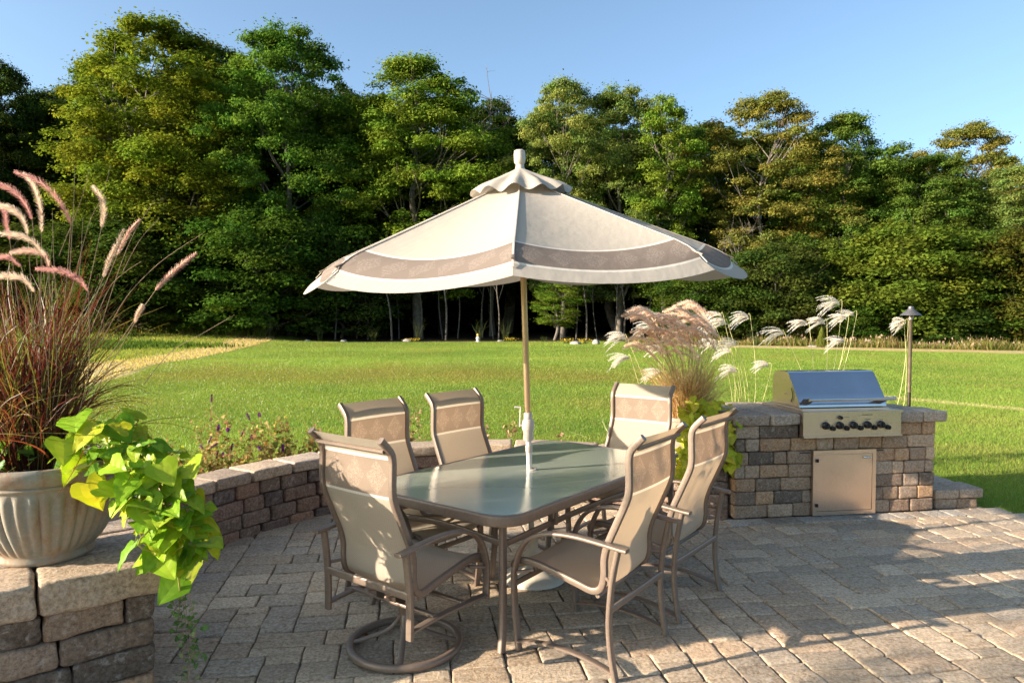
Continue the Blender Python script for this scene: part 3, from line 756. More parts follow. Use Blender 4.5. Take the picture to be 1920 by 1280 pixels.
mb=MB(); mb.lathe([(.215,0),(.212,.012),(.19,.03),(.13,.065),(.08,.11),(.055,.16),(.034,.19),(.030,.20),(.030,.33),(.0225,.335),(.0225,.31),(.0225,.20)],48,caps=False)
ub=mb.build('umbrella_base',M['basepaint']); ub.location=(.142,4.66,.002); tag(ub,'beige bell shaped umbrella base on the pavers under the table','umbrella base')
mb=MB(); mb.tube([(.028,0,.27),(.055,0,.27)],.006); mb.lathe([(.016,.255),(.018,.27),(.016,.285)],12,c=(.062,0,0)); mb.build('knob',M['cream_plastic'],ub)

# ------------------------------------------------------------------ gas grill
gr=empty('gas_grill',(IO[0],IO[1],0),UA,'built in stainless steel gas grill set into the stone island','grill')
gx0,gx1=.578,1.499
mb=MB(); mb.box(((gx0+gx1)/2,-.05,.808),(gx1-gx0,.055,.190)); mb.box(((gx0+gx1)/2,-.058,.705),(gx1-gx0+.004,.075,.014)); mb.box(((gx0+gx1)/2,-.052,.912),(gx1-gx0+.022,.075,.016))
cp=mb.build('control_panel',M['steel'],gr,smooth=False)
def knob(x,z,r,parent):
    mb=MB(); V=[];seg=20
    prof=[(r*1.12,0),(r*1.12,.006),(r,.008),(r*.94,.028),(r*.80,.032),(0.001,.033)]
    mb.lathe(prof,seg,caps=False); 
    mb.box((0,0,.035),(r*.28,r*1.5,.010))
    o=mb.build('knob',M['black'],parent); o.location=(x,-.078,z); o.rotation_euler=(R(90),0,0); return o
for k in range(5):
    x=gx0+.205+k*.130; knob(x,.800,.030,cp); knob(x+.064,.775,.020,cp)
knob(gx0+.338,.868,.015,cp)
mb=MB()
for k in range(5):
    x=gx0+.205+k*.130; mb.box((x+.005,-.0785,.843),(.03,.002,.003)); mb.box((x+.064,-.0785,.806),(.018,.002,.003))
mb.box((gx0+.40,-.0785,.868),(.05,.002,.003)); mb.box((gx0+.595,-.0785,.886),(.10,.002,.005)); mb.box((gx0+.60,-.0785,.847),(.055,.002,.003))
mb.build('panel_marking',M['darkmetal'],cp,smooth=False)
# body and hood
mb=MB(); mb.box(((gx0+gx1)/2-.0,.31,.908),(gx1-gx0+.01,.64,.022)); mb.box(((gx0+gx1)/2+.0,.30,.925),(gx1-gx0-.10,.56,.018)); mb.build('grill_bed',M['steel'],gr,smooth=False)
hx0,hx1=gx0+.035,gx1-.055
prof=catmull([(0,.045,.942),(0,.055,.975),(0,.20,1.195),(0,.245,1.232),(0,.30,1.238),(0,.42,1.236),(0,.475,1.215),(0,.51,1.15),(0,.52,1.05),(0,.52,.942)],5)
prof=[(.045,.942),(.05,.985)]+[(.05+t*.165,.985+t*.225) for t in (.33,.66,1)]+[(.228,1.226),(.248,1.236),(.275,1.240),(.34,1.240),(.42,1.238),(.455,1.222),(.485,1.185),(.495,1.14),(.50,1.05),(.50,.942)]
n=len(prof); mb=MB()
mb.add([(hx0,y,z) for y,z in prof]+[(hx1,y,z) for y,z in prof],[(i+1,i,n+i,n+i+1) for i in range(n-1)])
hd=mb.build('hood',M['steelhood'],gr,angle=30)
for x,fl in((hx0-.003,1),(hx1+.003,-1)):
    mb=MB()
    t_=.006*fl
    V=[(x,y,z) for y,z in prof]+[(x+t_,y,z) for y,z in prof]
    mb.add(V,[tuple(range(n)),tuple(range(2*n-1,n-1,-1))]+[(i,i+1,n+i+1,n+i) for i in range(n-1)])
    mb.build('hood_side',M['steel'],hd,smooth=False)
mb=MB(); mb.sweep(catmull([(hx0-.011,.165,.98),(hx0-.011,.14,1.02),(hx0-.011,.142,1.06),(hx0-.011,.165,1.10)],4),.004,.010,ref=(1,0,0)); mb.build('hood_slot',M['black'],hd)
mb=MB(); mb.tube([(hx0-.006,.26,1.045),(hx0-.022,.26,1.045)],.008); mb.build('bolt',M['steel'],hd)
mb=MB()
mb.sweep([(hx0+.02,-.075,1.022),(hx1-.0,-.075,1.022)],.030,.024,ref=(0,0,1),seg=14,sq=.8)
hb=mb.build('handle',M['steelhood'],hd)
mb=MB()
for x in(hx0+.06,hx1-.07): mb.add([(x-.012,-.066,1.010),(x+.012,-.066,1.010),(x+.012,-.066,1.032),(x-.012,-.066,1.032),(x-.012,.06,.955),(x+.012,.06,.955),(x+.012,.075,1.012),(x-.012,.075,1.012)],[(0,1,2,3),(4,7,6,5),(0,4,5,1),(1,5,6,2),(2,6,7,3),(3,7,4,0)])
mb.build('handle_bracket',M['darkmetal'],hb,smooth=False)

# ------------------------------------------------------------------ path light
pl=empty('path_light',(4.27,7.6,-.05),0,'slim copper path light post with a small hat shade behind the grill','lamp')
mb=MB(); mb.lathe([(.018,0),(.018,.97)],16); mb.build('lower_post',M['darkmetal'],pl)
mb=MB(); mb.lathe([(.018,.97),(.019,.975),(.018,1.74),(.026,1.75),(.024,1.79)],16); mb.build('post',M['lampmetal'],pl)
mb=MB(); mb.lathe([(.105,1.795),(.100,1.803),(.045,1.845),(.030,1.862),(.026,1.888),(.010,1.892)],28); mb.build('lamp_shade',plain('slate_metal',(.13,.125,.13),.5,.6,.15,40),pl)

# ------------------------------------------------------------------ urn
PX,PY=-2.036,3.07; PZ=.705
urn=empty('urn_planter',(PX,PY,PZ),0,'wide ribbed terracotta urn with grey green patina on the stone pier','planter')
nfl=38
def rf(r,z,a):
    if .045<z<.325: 
        k=min(1,(z-.045)/.03,(.325-z)/.03); return r*(1+.055*k*(abs(math.cos(a*nfl/2))**.8-.5))
    return r
pr=[(.172,0),(.182,.006),(.186,.020),(.180,.032),(.186,.045)]+[(.186+.105*math.sin(t*math.pi/2)**.85,.045+t*.28) for t in np.linspace(.04,1,18)]+[(.292,.333),(.300,.338),(.300,.346),(.294,.350),(.305,.362),(.316,.385),(.318,.405),(.312,.420),(.298,.424),(.286,.418),(.278,.39),(.272,.36)]
mb=MB(); mb.lathe(pr,240,rfun=rf,caps=False); mb.build('urn_body',M['pot'],urn,angle=70)
mb=MB(); V=[(0,0,.385)]; na=40
for j,r in enumerate((.09,.18,.276)):
    for i in range(na): a=2*math.pi*i/na; V.append((r*math.cos(a),r*math.sin(a),.385+rng.normal(0,.008)))
F=[(0,1+i,1+(i+1)%na) for i in range(na)]+[(1+j*na+i,1+(j+1)*na+i,1+(j+1)*na+(i+1)%na,1+j*na+(i+1)%na) for j in range(2) for i in range(na)]
mb.add(V,F); mb.build('soil',M['soil'],urn)

# ------------------------------------------------------------------ plants
def ribbons(curves, widths, tints, flat=None):
    """curves (n,k,3) -> tapering ribbon quads"""
    n,k,_=curves.shape; d=np.gradient(curves,axis=1); d/=np.linalg.norm(d,axis=2,keepdims=True)+1e-9
    ref=rng.normal(0,1,(n,1,3)) if flat is None else flat
    a=np.cross(d,ref); a/=np.linalg.norm(a,axis=2,keepdims=True)+1e-9
    t=np.linspace(0,1,k)[None,:,None]; w_=widths[:,None,None]*(1-t**2.2*.92)*.5
    V=np.stack([curves-a*w_,curves+a*w_],2).reshape(-1,3)
    b=(np.arange(n)*k*2)[:,None]+(np.arange(k-1)*2)[None,:]; b=b.ravel()
    F=np.stack([b,b+1,b+3,b+2],1); T=np.repeat(tints,k-1,axis=0); return V,F,T
def join(parts):
    V=[];F=[];T=[];n=0
    for v,f,t in parts: V.append(v);F.append(f+n);T.append(t);n+=len(v)
    return np.concatenate(V),np.concatenate(F),np.concatenate(T)
def blades(base, n, spread, height, droop, pal, width, k=8, rbase=.08, bias=(0,0), hj=.35):
    az=rng.uniform(0,2*np.pi,n); L=height*rng.uniform(1-hj,1+hj*.4,n); tilt=np.abs(rng.normal(0,spread,n))
    tw=rng.normal(0,.55,n); dx=np.stack([np.cos(az),np.sin(az)],1); rb=rbase*np.sqrt(rng.uniform(0,1,n))[:,None]
    b=np.concatenate([dx*rb,np.zeros((n,1))],1)+np.array(base)
    t=np.linspace(0,1,k); ang=tilt[:,None]+droop*rng.uniform(.3,1.6,n)[:,None]*t[None]**2
    st=L[:,None]/(k-1); hor=np.cumsum(np.sin(ang)*st,1)-np.sin(ang[:,:1])*st; ver=np.cumsum(np.cos(ang)*st,1)-np.cos(ang[:,:1])*st
    c=np.zeros((n,k,3)); A_=az[:,None]+tw[:,None]*t[None]*2; wv=(.012*L[:,None]*np.sin(t[None]*rng.uniform(4,9,(n,1))+rng.uniform(0,6,(n,1)))); c[:,:,0]=b[:,None,0]+np.cos(A_)*hor+wv+bias[0]*(t**2)*L[:,None]; c[:,:,1]=b[:,None,1]+np.sin(A_)*hor+wv+bias[1]*(t**2)*L[:,None]; c[:,:,2]=b[:,None,2]+ver
    tint=np.array(pal)[rng.integers(0,len(pal),n)]*rng.uniform(.75,1.25,(n,1))
    return ribbons(c,width*rng.uniform(.6,1.3,n),tint)
def fluff(curve, r, n, pal, bl=.9, fat=None):
    """bristles round a curve -> thin triangles as quads"""
    C=np.array(catmull(curve,8)); m=len(C); t=rng.uniform(0,1,n); x=t*(m-1); i=np.minimum(x.astype(int),m-2); fr=(x-i)[:,None]
    p=C[i]*(1-fr)+C[i+1]*fr; d=C[i+1]-C[i]; d/=np.linalg.norm(d,axis=1,keepdims=True)+1e-9
    q=rng.normal(0,1,(n,3)); q-=d*np.sum(q*d,1,keepdims=True); q/=np.linalg.norm(q,axis=1,keepdims=True)
    prof=np.clip(np.sin(np.pi*np.clip(t*.93+.05,0,1))**.45,.15,1)[:,None]
    ln=(r*prof)*rng.uniform(.65,1.15,(n,1)); tip=p+q*ln+d*ln*bl
    s_=np.cross(d,q); w_=.0011 if fat is None else fat
    V=np.stack([p-s_*w_,p+s_*w_,tip+s_*w_*.25,tip-s_*w_*.25],1).reshape(-1,3); b=np.arange(n)*4
    return V,np.stack([b,b+1,b+2,b+3],1),np.array(pal)[rng.integers(0,len(pal),n)]*rng.uniform(.85,1.15,(n,1))
RED=[(.10,.026,.026),(.16,.036,.034),(.20,.055,.038),(.20,.15,.05),(.13,.12,.035),(.12,.03,.03),(.15,.17,.045)]
CREAM=[(.92,.80,.66),(.88,.72,.58),(.80,.62,.50)]; PINK=[(.68,.38,.34),(.80,.52,.45),(.58,.28,.28)]
FX=1330.
def pt(px,py,Y):   # a point seen at that pixel at distance Y (m)
    p_=math.atan(50/1330.); cx=(px-960)/FX; cz=-(py-640)/FX
    d=(cx, math.cos(p_)+cz*math.sin(p_), -math.sin(p_)+cz*math.cos(p_)); k=Y/d[1]
    return (d[0]*k,Y,1.75+d[2]*k)
def local(P,o): return tuple(np.array(P)-np.array(o))

fg=empty('fountain_grass',(PX-.06,PY,PZ+.37),0,'big clump of red purple fountain grass with fuzzy plumes in the ribbed urn','ornamental grass')
FB=(PX-.06,PY,PZ+.37)
V,F,T=join([blades((0,0,0),620,.18,.80,.6,RED,.0066,11,.10,(-.03,.12)),blades((0,0,0),330,.38,.60,1.5,RED[:5],.0055,12,.11,(.06,.10)),blades((0,0,0),120,.12,.95,.35,RED,.005,11,.10,(-.03,.12)),blades((0,0,.0),90,.22,.45,.9,[(.42,.26,.11),(.5,.34,.16),(.3,.13,.06)],.006,8,.13)])
fastmesh('blade_tuft',V,F,M['blade'],fg,T)
plumes=[([(133,420),(115,385),(80,345),(28,322)],3.0,PINK,.020),([(78,436),(75,390),(63,350),(44,326)],3.05,CREAM,.018),([(60,412),(45,380),(20,355),(-15,343)],2.95,PINK,.018),
 ([(52,440),(42,410),(20,392),(-10,383)],2.9,CREAM,.018),([(85,480),(60,452),(25,440),(-20,437)],2.85,CREAM,.017),([(92,500),(82,478),(50,470),(20,474)],2.9,PINK+CREAM,.017),
 ([(166,546),(145,522),(110,507),(68,504)],2.85,PINK,.017),([(190,428),(194,400),(190,372),(174,350)],3.1,CREAM,.018),([(194,520),(204,490),(218,462),(232,430)],3.15,CREAM,.017),
 ([(220,478),(234,450),(246,430),(262,412)],3.2,PINK+CREAM,.014),([(291,545),(312,522),(340,497),(368,475)],3.0,PINK+CREAM,.017),([(252,606),(258,590),(264,580),(268,572)],3.0,CREAM,.013),([(65,548),(45,524),(15,517),(-15,520)],2.8,CREAM,.018),
 ([(18,450),(12,425),(8,400),(-8,372)],3.2,PINK,.016),([(40,500),(20,485),(0,482),(-30,490)],3.15,PINK,.016)]
for pts,Yp,pal,r in plumes:
    P=[local(pt(x,y,Yp),FB) for x,y in pts]
    V,F,T=fluff(P,r*1.08,1000,pal,.9,.0007); fastmesh('plume',V,F,M['plume'],fg,T)
mb=MB()
for pts,Yp,pal,r in plumes:
    e=np.array(local(pt(*pts[0],Yp),FB)); e1=np.array(local(pt(*pts[1],Yp),FB)); b=np.array((rng.uniform(-.06,.06)+e[0]*.12,rng.uniform(-.05,.05),0)); d=(e-e1); d/=np.linalg.norm(d)
    mid=b*.45+e*.55+d*.08+np.array((0,0,.03))
    mb.tube(catmull([b,mid,e],8),.0016,5)
    mb.tube(catmull([local(pt(x,y,Yp),FB) for x,y in pts],4),.0016,5)
for pts,Yp in [(((140,310),(138,380),(130,520)),3.1),(((168,315),(150,380),(110,480)),3.05),(((208,310),(190,370),(165,425),(130,560)),3.1),(((155,410),(152,470),(148,520)),3.0),(((290,375),(255,430),(225,500),(180,640)),3.1),(((298,410),(262,450),(230,510)),3.15),(((265,490),(235,510),(205,540),(170,620)),3.05),
               (((380,438),(330,470),(285,505),(235,560),(190,640)),3.0),(((440,590),(380,625),(320,660),(270,720)),3.1),(((98,395),(100,470),(105,560)),3.0)]:
    mb.tube(catmull([local(pt(x,y,Yp),FB) for x,y in pts],5),.0015,5,taper=(.5,1.2))
mb.build('flower_stalks',M['twig'],fg)

# heart shaped leaves
def leaf_template():
    # outline of a lobed heart leaf, midrib along +y from the stalk at origin, unit length
    half=[(0,.0),(.16,-.14),(.34,-.16),(.47,-.02),(.50,.16),(.42,.34),(.36,.44),(.27,.60),(.15,.80),(0,1.0)]
    mid=[(0,0),(0,.1),(0,.2),(0,.3),(0,.4),(0,.5),(0,.6),(0,.7),(0,.85),(0,1.0)]
    V=[];F=[]
    for s_ in(-1,1):
        b=len(V)
        for j,((hx,hy),(mx,my)) in enumerate(zip(half,mid)):
            for k in(0,.5,1):
                x=hx*k*s_; y=my+(hy-my)*k; z=.16*abs(x)-.22*(y**2)*.6-.10*(abs(x)*2)**2*.4+.02*math.sin(j*2.1+k*3)
                V.append((x,y,z))
        for j in range(9):
            for k in range(2):
                q=(b+j*3+k,b+j*3+k+1,b+(j+1)*3+k+1,b+(j+1)*3+k); F.append(q if s_>0 else q[::-1])
    return np.array(V),np.array(F)
LV,LF=leaf_template()
def place_leaves(pos, size, tint, outdir, droop, jit=.5):
    """pos (n,3); outdir (n,3) direction the tip points; droop raises downward lean"""
    parts=[]
    for p,sz,tn,od in zip(pos,size,tint,outdir):
        y=np.array(od,float)+rng.normal(0,jit*.6,3); y[2]-=droop*rng.uniform(.5,1.3); y/=np.linalg.norm(y)
        up=np.array((rng.normal(0,.35)-.15,-.45+rng.normal(0,.35),.85+rng.normal(0,.2))); z=up-y*np.dot(up,y); z/=np.linalg.norm(z); x=np.cross(y,z)
        sc=np.array((rng.uniform(.85,1.15),1,rng.uniform(.4,1.8)))*sz
        V=(LV*sc)@np.array([x,y,z])+p; parts.append((V,LF,np.repeat(np.array([tn]),len(LF),0)*rng.uniform(.92,1.08,(len(LF),1))*np.where((np.arange(len(LF))%2==0)[:,None],np.array((1.12,1.06,1.4)),np.array((.92,.96,.9)))))
    return join(parts)
LIME=[(.30,.46,.02),(.24,.42,.02),(.37,.50,.03),(.17,.34,.02),(.46,.48,.03)]
def vine(path, n, rad, size, base, droop=.5, center=None):
    P=np.array(catmull(path,10)); k=rng.uniform(0,len(P)-1,n).astype(int); rr=np.interp(k/(len(P)-1),np.linspace(0,1,len(rad)),rad)
    q=rng.normal(0,1,(n,3)); q/=np.linalg.norm(q,axis=1,keepdims=True); q[:,1]=-np.abs(q[:,1])*.9; q[:,2]=np.abs(q[:,2])*.8-.15
    pos=P[k]+q*rr[:,None]*rng.uniform(.55,1.05,(n,1)); out=q+np.array((.25,-.3,-.2))
    return pos-np.array(base), out
VB=(PX+.18,PY-.05,PZ+.40)
vn=empty('sweet_potato_vine',VB,0,'lime green sweet potato vine spilling from the ribbed urn over the pier corner','vine')
path=[pt(200,830,3.05),pt(250,850,2.95),pt(285,920,2.85),pt(315,980,2.82),pt(350,1040,2.85)]
pos,out=vine(path,200,[.20,.23,.20,.17,.12],.1,VB)
pos2=np.array([local(pt(x,y,Yv),VB) for x,y,Yv in [(160,905,2.72),(185,915,2.68),(150,860,2.8),(175,800,2.85),(215,790,2.9),(120,825,2.8),(335,1085,2.85),(365,1060,2.88),(250,1020,2.72),(300,1040,2.72),(395,1000,2.9),(205,870,2.72),(240,900,2.7),(140,780,2.9),(300,870,2.75),(345,925,2.8),(270,940,2.7),(320,990,2.74),(380,960,2.85),(350,870,2.85)]])
out2=np.tile(np.array([(.3,-.5,-.4)]),(len(pos2),1)); pos=np.concatenate([pos,pos2]); out=np.concatenate([out,out2])
n=len(pos); sz=rng.uniform(.045,.10,n); sz[-len(pos2):]=rng.uniform(.10,.135,len(pos2))
tn=np.array(LIME)[rng.integers(0,5,n)]; V,F,T=place_leaves(pos,sz,tn,out,.45,.9); fastmesh('vine_leaves',V,F,M['vine'],vn,T,smooth=True)
mb=MB()
for kk in range(14):
    j=rng.normal(0,.05,(5,3)); mb.tube(catmull([np.array(local(p,VB))+jj*(i>0)*1.2+np.array((0,.04,-.02)) for i,(p,jj) in enumerate(zip(path,j))],6),.0035,6,col=(.34,.36,.10))
for p,q in zip(pos[::2],out[::2]):
    c=np.array(p); a=c-np.array(q)*.09+np.array((0,.05,-.05)); mb.tube([a,(a+c)/2+np.array((0,0,.015)),c],.0022,5,col=(.38,.42,.12))
mb.build('vine_stems',M['herb'],vn)
# thin variegated trailing vine
TB=pt(345,1090,2.95); tv=empty('trailing_vine',TB,0,'thin trailing vine with tiny leaves hanging below the lime vine','vine')
mb=MB(); ps=[]
for px,yb in((340,1275),(352,1290),(362,1230),(330,1180),(348,1320)):
    c=[local(pt(338+(px-338)*.3,1040,2.97),TB),local(pt(px-6,1120,2.93),TB),local(pt(px+5,(1120+yb)/2,2.93),TB),local(pt(px,yb,2.93),TB)]
    cc=catmull(c,10); mb.tube(cc,.0013,5); 
    for q in cc[6:]:
        if rng.uniform()<.75: ps.append(np.array(q)+rng.normal(0,.012,3))
    for q in cc[14::3]:
        ps.append(np.array(q)+np.array((rng.normal(0,.035),0,rng.normal(0,.01))))
mb.build('vine_stem',M['twig'],tv); ps=np.array(ps); n=len(ps)
V,F,T=place_leaves(ps,rng.uniform(.014,.026,n),np.array([(.10,.20,.04),(.14,.26,.06),(.3,.36,.14)])[rng.integers(0,3,n)],rng.normal(0,1,(n,3)),.3); fastmesh('vine_leaves',V,F,M['vine'],tv,T)
# small geranium leaves at the left of the urn
GB=pt(20,880,2.95); ge=empty('geranium',GB,0,'small bright green geranium leaves at the left rim of the ribbed urn','plant')
n=46; ps=np.stack([rng.normal(-.02,.075,n),rng.normal(.02,.05,n),rng.uniform(.0,.13,n)],1)
V,F,T=place_leaves(ps,rng.uniform(.035,.06,n),np.array([(.10,.22,.03),(.16,.30,.04)])[rng.integers(0,2,n)],rng.normal(0,1,(n,3)),.1); fastmesh('foliage',V,F,M['vine'],ge,T)

# the urn and its plants: full size and standing on the pier cap
for o_,p_ in ((urn,(-2.229,3.362,.606)),(fg,(-2.295,3.362,1.011)),(vn,(-2.032,3.307,1.044)),(tv,pt(345,1090,3.23)),(ge,pt(20,880,3.23))):
    o_.location=p_; o_.scale=(1.095,)*3

# right planter (pot on the wall end), its grass and vine
QX,QY,QZ=1.58,6.32,.515
p2=empty('round_planter',(QX,QY,QZ),0,'round stone coloured pot on the seat wall beside the grill island','planter')
mb=MB(); mb.lathe([(.12,0),(.15,.01),(.19,.10),(.215,.22),(.225,.30),(.24,.305),(.24,.335),(.215,.335),(.205,.30)],48,caps=False); mb.build('pot_body',M['pot'],p2)
mb=MB(); mb.lathe([(.001,.30),(.21,.30)],32,caps=False); mb.build('soil',M['soil'],p2)
B2=(QX-.02,QY,QZ+.30)
f2=empty('fountain_grass',B2,0,'tan fountain grass with pink plumes blown sideways beside the grill','ornamental grass')
TAN=[(.55,.34,.17),(.66,.46,.24),(.40,.32,.12),(.36,.17,.10),(.46,.42,.15),(.74,.56,.34)]
V,F,T=join([blades((0,0,0),560,.26,.62,.7,TAN,.005,8,.14,(-.08,0)),blades((0,0,0),380,.46,.52,1.2,TAN,.0045,9,.15)]); fastmesh('blade_tuft',V,F,M['blade'],f2,T)
PK=[(.96,.72,.54),(.98,.82,.66),(.84,.56,.44),(.98,.90,.78)]
sk=MB()
rr=random.Random(5)
for k in range(58):
    bx=rr.uniform(1225,1350); by=rr.uniform(610,690)-(bx-1215)*.12; L=rr.uniform(50,80); an=R(rr.uniform(8,42)); 
    tx=bx-L*math.cos(an); ty=by-L*math.sin(an)*.75
    Yp=rr.uniform(6.0,6.6)
    P=[local(pt(bx,by,Yp),B2),local(pt(bx-L*.3*math.cos(an),by-L*.45*math.sin(an)-5,Yp),B2),local(pt(bx-L*.65*math.cos(an),by-L*.75*math.sin(an)-6,Yp),B2),local(pt(tx,ty-1,Yp),B2)]
    V,F,T=fluff(P,.030,520,PK,1.0,.0016); fastmesh('plume',V,F,M['plume'],f2,T)
    b=(rr.uniform(-.06,.06),rr.uniform(-.06,.06),0); e=np.array(P[0]); sk.tube(catmull([b,np.array(b)*.4+e*.6+np.array((.02,0,.05)),e],6),.0018,5)
sk.build('flower_stalks',M['twig'],f2)
VB2=(QX-.02,QY-.12,QZ+.28)
v2=empty('sweet_potato_vine',VB2,0,'yellow green sweet potato vine draping over the pot beside the grill island','vine')
ps=[];
for (x,y,sx,sy,nn,Yv) in [(1320,765,40,14,55,6.1),(1300,800,30,18,50,6.05),(1352,790,20,18,45,6.05),(1365,840,14,22,40,6.0),(1278,850,12,25,30,6.05),(1280,885,12,14,26,5.98),(1370,870,9,10,18,5.98),(1320,830,30,20,40,6.1)]:
    for _ in range(nn): ps.append(local(pt(x+rng.normal(0,sx*.6),y+rng.normal(0,sy*.6),Yv+rng.normal(0,.06)),VB2))
ps=np.array(ps); n=len(ps); YG=[(.55,.58,.04),(.48,.56,.04),(.62,.60,.07),(.40,.50,.03)]
V,F,T=place_leaves(ps,rng.uniform(.05,.095,n),np.array(YG)[rng.integers(0,4,n)],np.tile(np.array([(0,-.6,-.3)]),(n,1)),.4,.8); fastmesh('vine_leaves',V,F,M['vine'],v2,T,smooth=True)

# silver grass behind the grill
def silver(base, stalks, label, nb=90, hb=.9):
    o=empty('silver_grass',base,0,label,'ornamental grass','silver grass behind the grill island')
    V,F,T=blades((0,0,0),nb,.28,hb,.8,[(.22,.30,.06),(.34,.36,.12),(.45,.42,.22)],.007,8,.16,(-.10,0)); fastmesh('blade_tuft',V,F,M['blade'],o,T)
    st=MB()
    for (x,y,Yp,sc) in stalks:
        # a stalk rising from the clump and bending left, with a tassel swept to the left
        b=np.array((rng.uniform(-.12,.12),rng.uniform(-.12,.12),0)); tip=np.array(local(pt(x,y,Yp),base))
        ctrl=b*.5+tip*.5+np.array((.10,0,.10)); st.tube(catmull([b,ctrl,tip+np.array((.035,0,-.06)),tip],7),.0032,5,taper=(1.3,.6))
        parts=[]
        for k in range(15):
            L=rng.uniform(.17,.27)*sc; a=rng.uniform(-.3,.75); dy=rng.normal(0,.2)
            s0=tip+np.array((.012,0,-.03))*rng.uniform(0,1.5)
            c=[s0+np.array((-L*t*math.cos(a*(1-t*.8)),dy*L*t,L*(math.sin(a)*t*.9-.55*t*t+.12*t))) for t in np.linspace(0,1,5)]
            parts.append(fluff(c,.013,150,[(.95,.90,.82),(.97,.94,.88),(.90,.82,.74)],1.6,.0012))
        V,F,T=join(parts); fastmesh('plume',V,F,M['plume'],o,T)
    st.build('flower_stalks',M['straw'],o); return o
M['straw']=plain('straw_stalk',(.52,.47,.20),.6,0,.2,20)
silver((1.45,7.6,-.05),[(1172,628,7.3,.9),(1178,665,7.2,.9),(1222,610,7.4,.9),(1240,650,7.3,.7),(1238,695,7.2,.8)],'sparse pale silver grass behind the fountain grass pot',60)
silver((2.55,8.0,-.05),[(1352,588,7.6,1),(1340,612,7.5,.8),(1360,600,7.7,.9),(1402,590,7.8,.9),(1380,640,7.6,.9),(1368,655,7.5,.8),(1440,680,7.5,.7),(1380,690,7.4,.8),(1345,640,7.5,.8)],'tall silver grass with white plumes between the fountain grass and the grill',120)
silver((3.45,8.2,-.05),[(1468,620,7.9,1),(1512,602,8.0,.9),(1545,600,8.0,.9),(1573,565,8.1,1.15),(1585,592,8.0,.9),(1600,585,8.1,.8),(1582,635,7.8,.9)],'silver grass with white plumes rising directly behind the grill hood',80)
silver((4.2,8.0,-.05),[(1697,600,7.7,.55),(1690,606,7.7,.5)],'single wispy silver grass stalk beside the path light',14,.7)

# twiggy shrubs behind the wall
def shrub(base, n, h, spread, label, name='butterfly_bush', flowers=0, green=True, group=None, cat='shrub'):
    o=empty(name,base,0,label,cat,group); mb=MB(); lp=[];sp=[];fl=[]
    for k in range(n):
        az=rng.uniform(0,6.28); tl=abs(rng.normal(0,spread)); L=h*rng.uniform(.55,1.1); d=np.array((math.cos(az)*math.sin(tl),math.sin(az)*math.sin(tl)*.6,math.cos(tl)))
        b=np.array((rng.normal(0,.08),rng.normal(0,.06),0)); c=[b+d*L*t+np.array((0,0,-.12*L*t*t*tl)) for t in(0,.35,.7,1)]
        cc=np.array(catmull(c,6)); mb.tube(cc,.0028,5,taper=(1.3,.5))
        for q in cc[5:]:
            for _ in range(4): lp.append(q+rng.normal(0,.03,3))
        for _ in range(2):
            q=cc[rng.integers(8,len(cc))]; e=q+rng.normal(0,.08,3)+np.array((0,0,.05)); mb.tube([q,(q+e)/2+rng.normal(0,.01,3),e],.0016,4); sp.append((q,e))
        sp.append((cc[-4],cc[-1]+d*.05))
    mb.build('stems',M['twig'],o); lp=np.array(lp); m=len(lp)
    pal=np.array([(.18,.22,.05),(.26,.27,.07),(.42,.34,.12),(.34,.19,.08)] if green else [(.38,.24,.13),(.48,.32,.18),(.28,.20,.08),(.20,.22,.06)])
    V,F,T=place_leaves(lp,rng.uniform(.018,.045,m)*(1 if green else .9),pal[rng.integers(0,4,m)],rng.normal(0,1,(m,3)),.2)
    fastmesh('foliage',V,F,M['herb'],o,T)
    parts=[fluff([a,(a+b)/2,b+(b-a)*.4],.010,120,[(.32,.19,.11),(.44,.27,.14)],.6,.0018) for a,b in sp]
    V,F,T=join(parts); fastmesh('seed_heads',V,F,M['herb'],o,T)
    for k in range(flowers):
        a,b=sp[rng.integers(0,len(sp))]; V,F,T=fluff([b,b+(b-a)*.3/np.linalg.norm(b-a)*.12,b+(b-a)/np.linalg.norm(b-a)*.075],.018,260,[(.20,.03,.34),(.30,.06,.46),(.13,.02,.22)],.3,.003); fastmesh('flower_spike',V,F,M['herb'],o,T)
    return o
for k,(x,y,nn,h,l) in enumerate([(-3.15,6.05,20,.74,'sprawling butterfly bush nearest the lime vine behind the seat wall'),(-2.75,6.5,24,.80,'butterfly bush with purple spikes, second from the lime vine behind the seat wall'),(-2.28,6.85,26,.82,'loose butterfly bush halfway between the lime vine and the swivel chair'),(-1.82,7.05,20,.80,'butterfly bush just left of the swivel chair behind the seat wall')]):
    shrub((x,y,-.05),nn,h,.72,l,flowers=8,group='butterfly bushes behind the seat wall')
shrub((-1.65,7.35,-.05),10,.80,.28,'upright twiggy shrub with tan leaves at the end of the butterfly bushes','young_shrub',0,False)
shrub((-1.10,7.45,-.05),7,.78,.16,'thin young shrub seen between the two wall side chairs','young_shrub',0,False)
shrub((-.35,7.5,-.05),8,.80,.16,'thin young shrub just behind the wall side chair near the umbrella pole','young_shrub',0,False)
shrub((-.02,7.6,-.05),5,.62,.16,'short brown leafed shrub left of the umbrella crank','young_shrub',0,False)
shrub((.40,7.6,-.05),4,.66,.2,'sparse seedling shrub right of the umbrella crank','young_shrub',0,False)

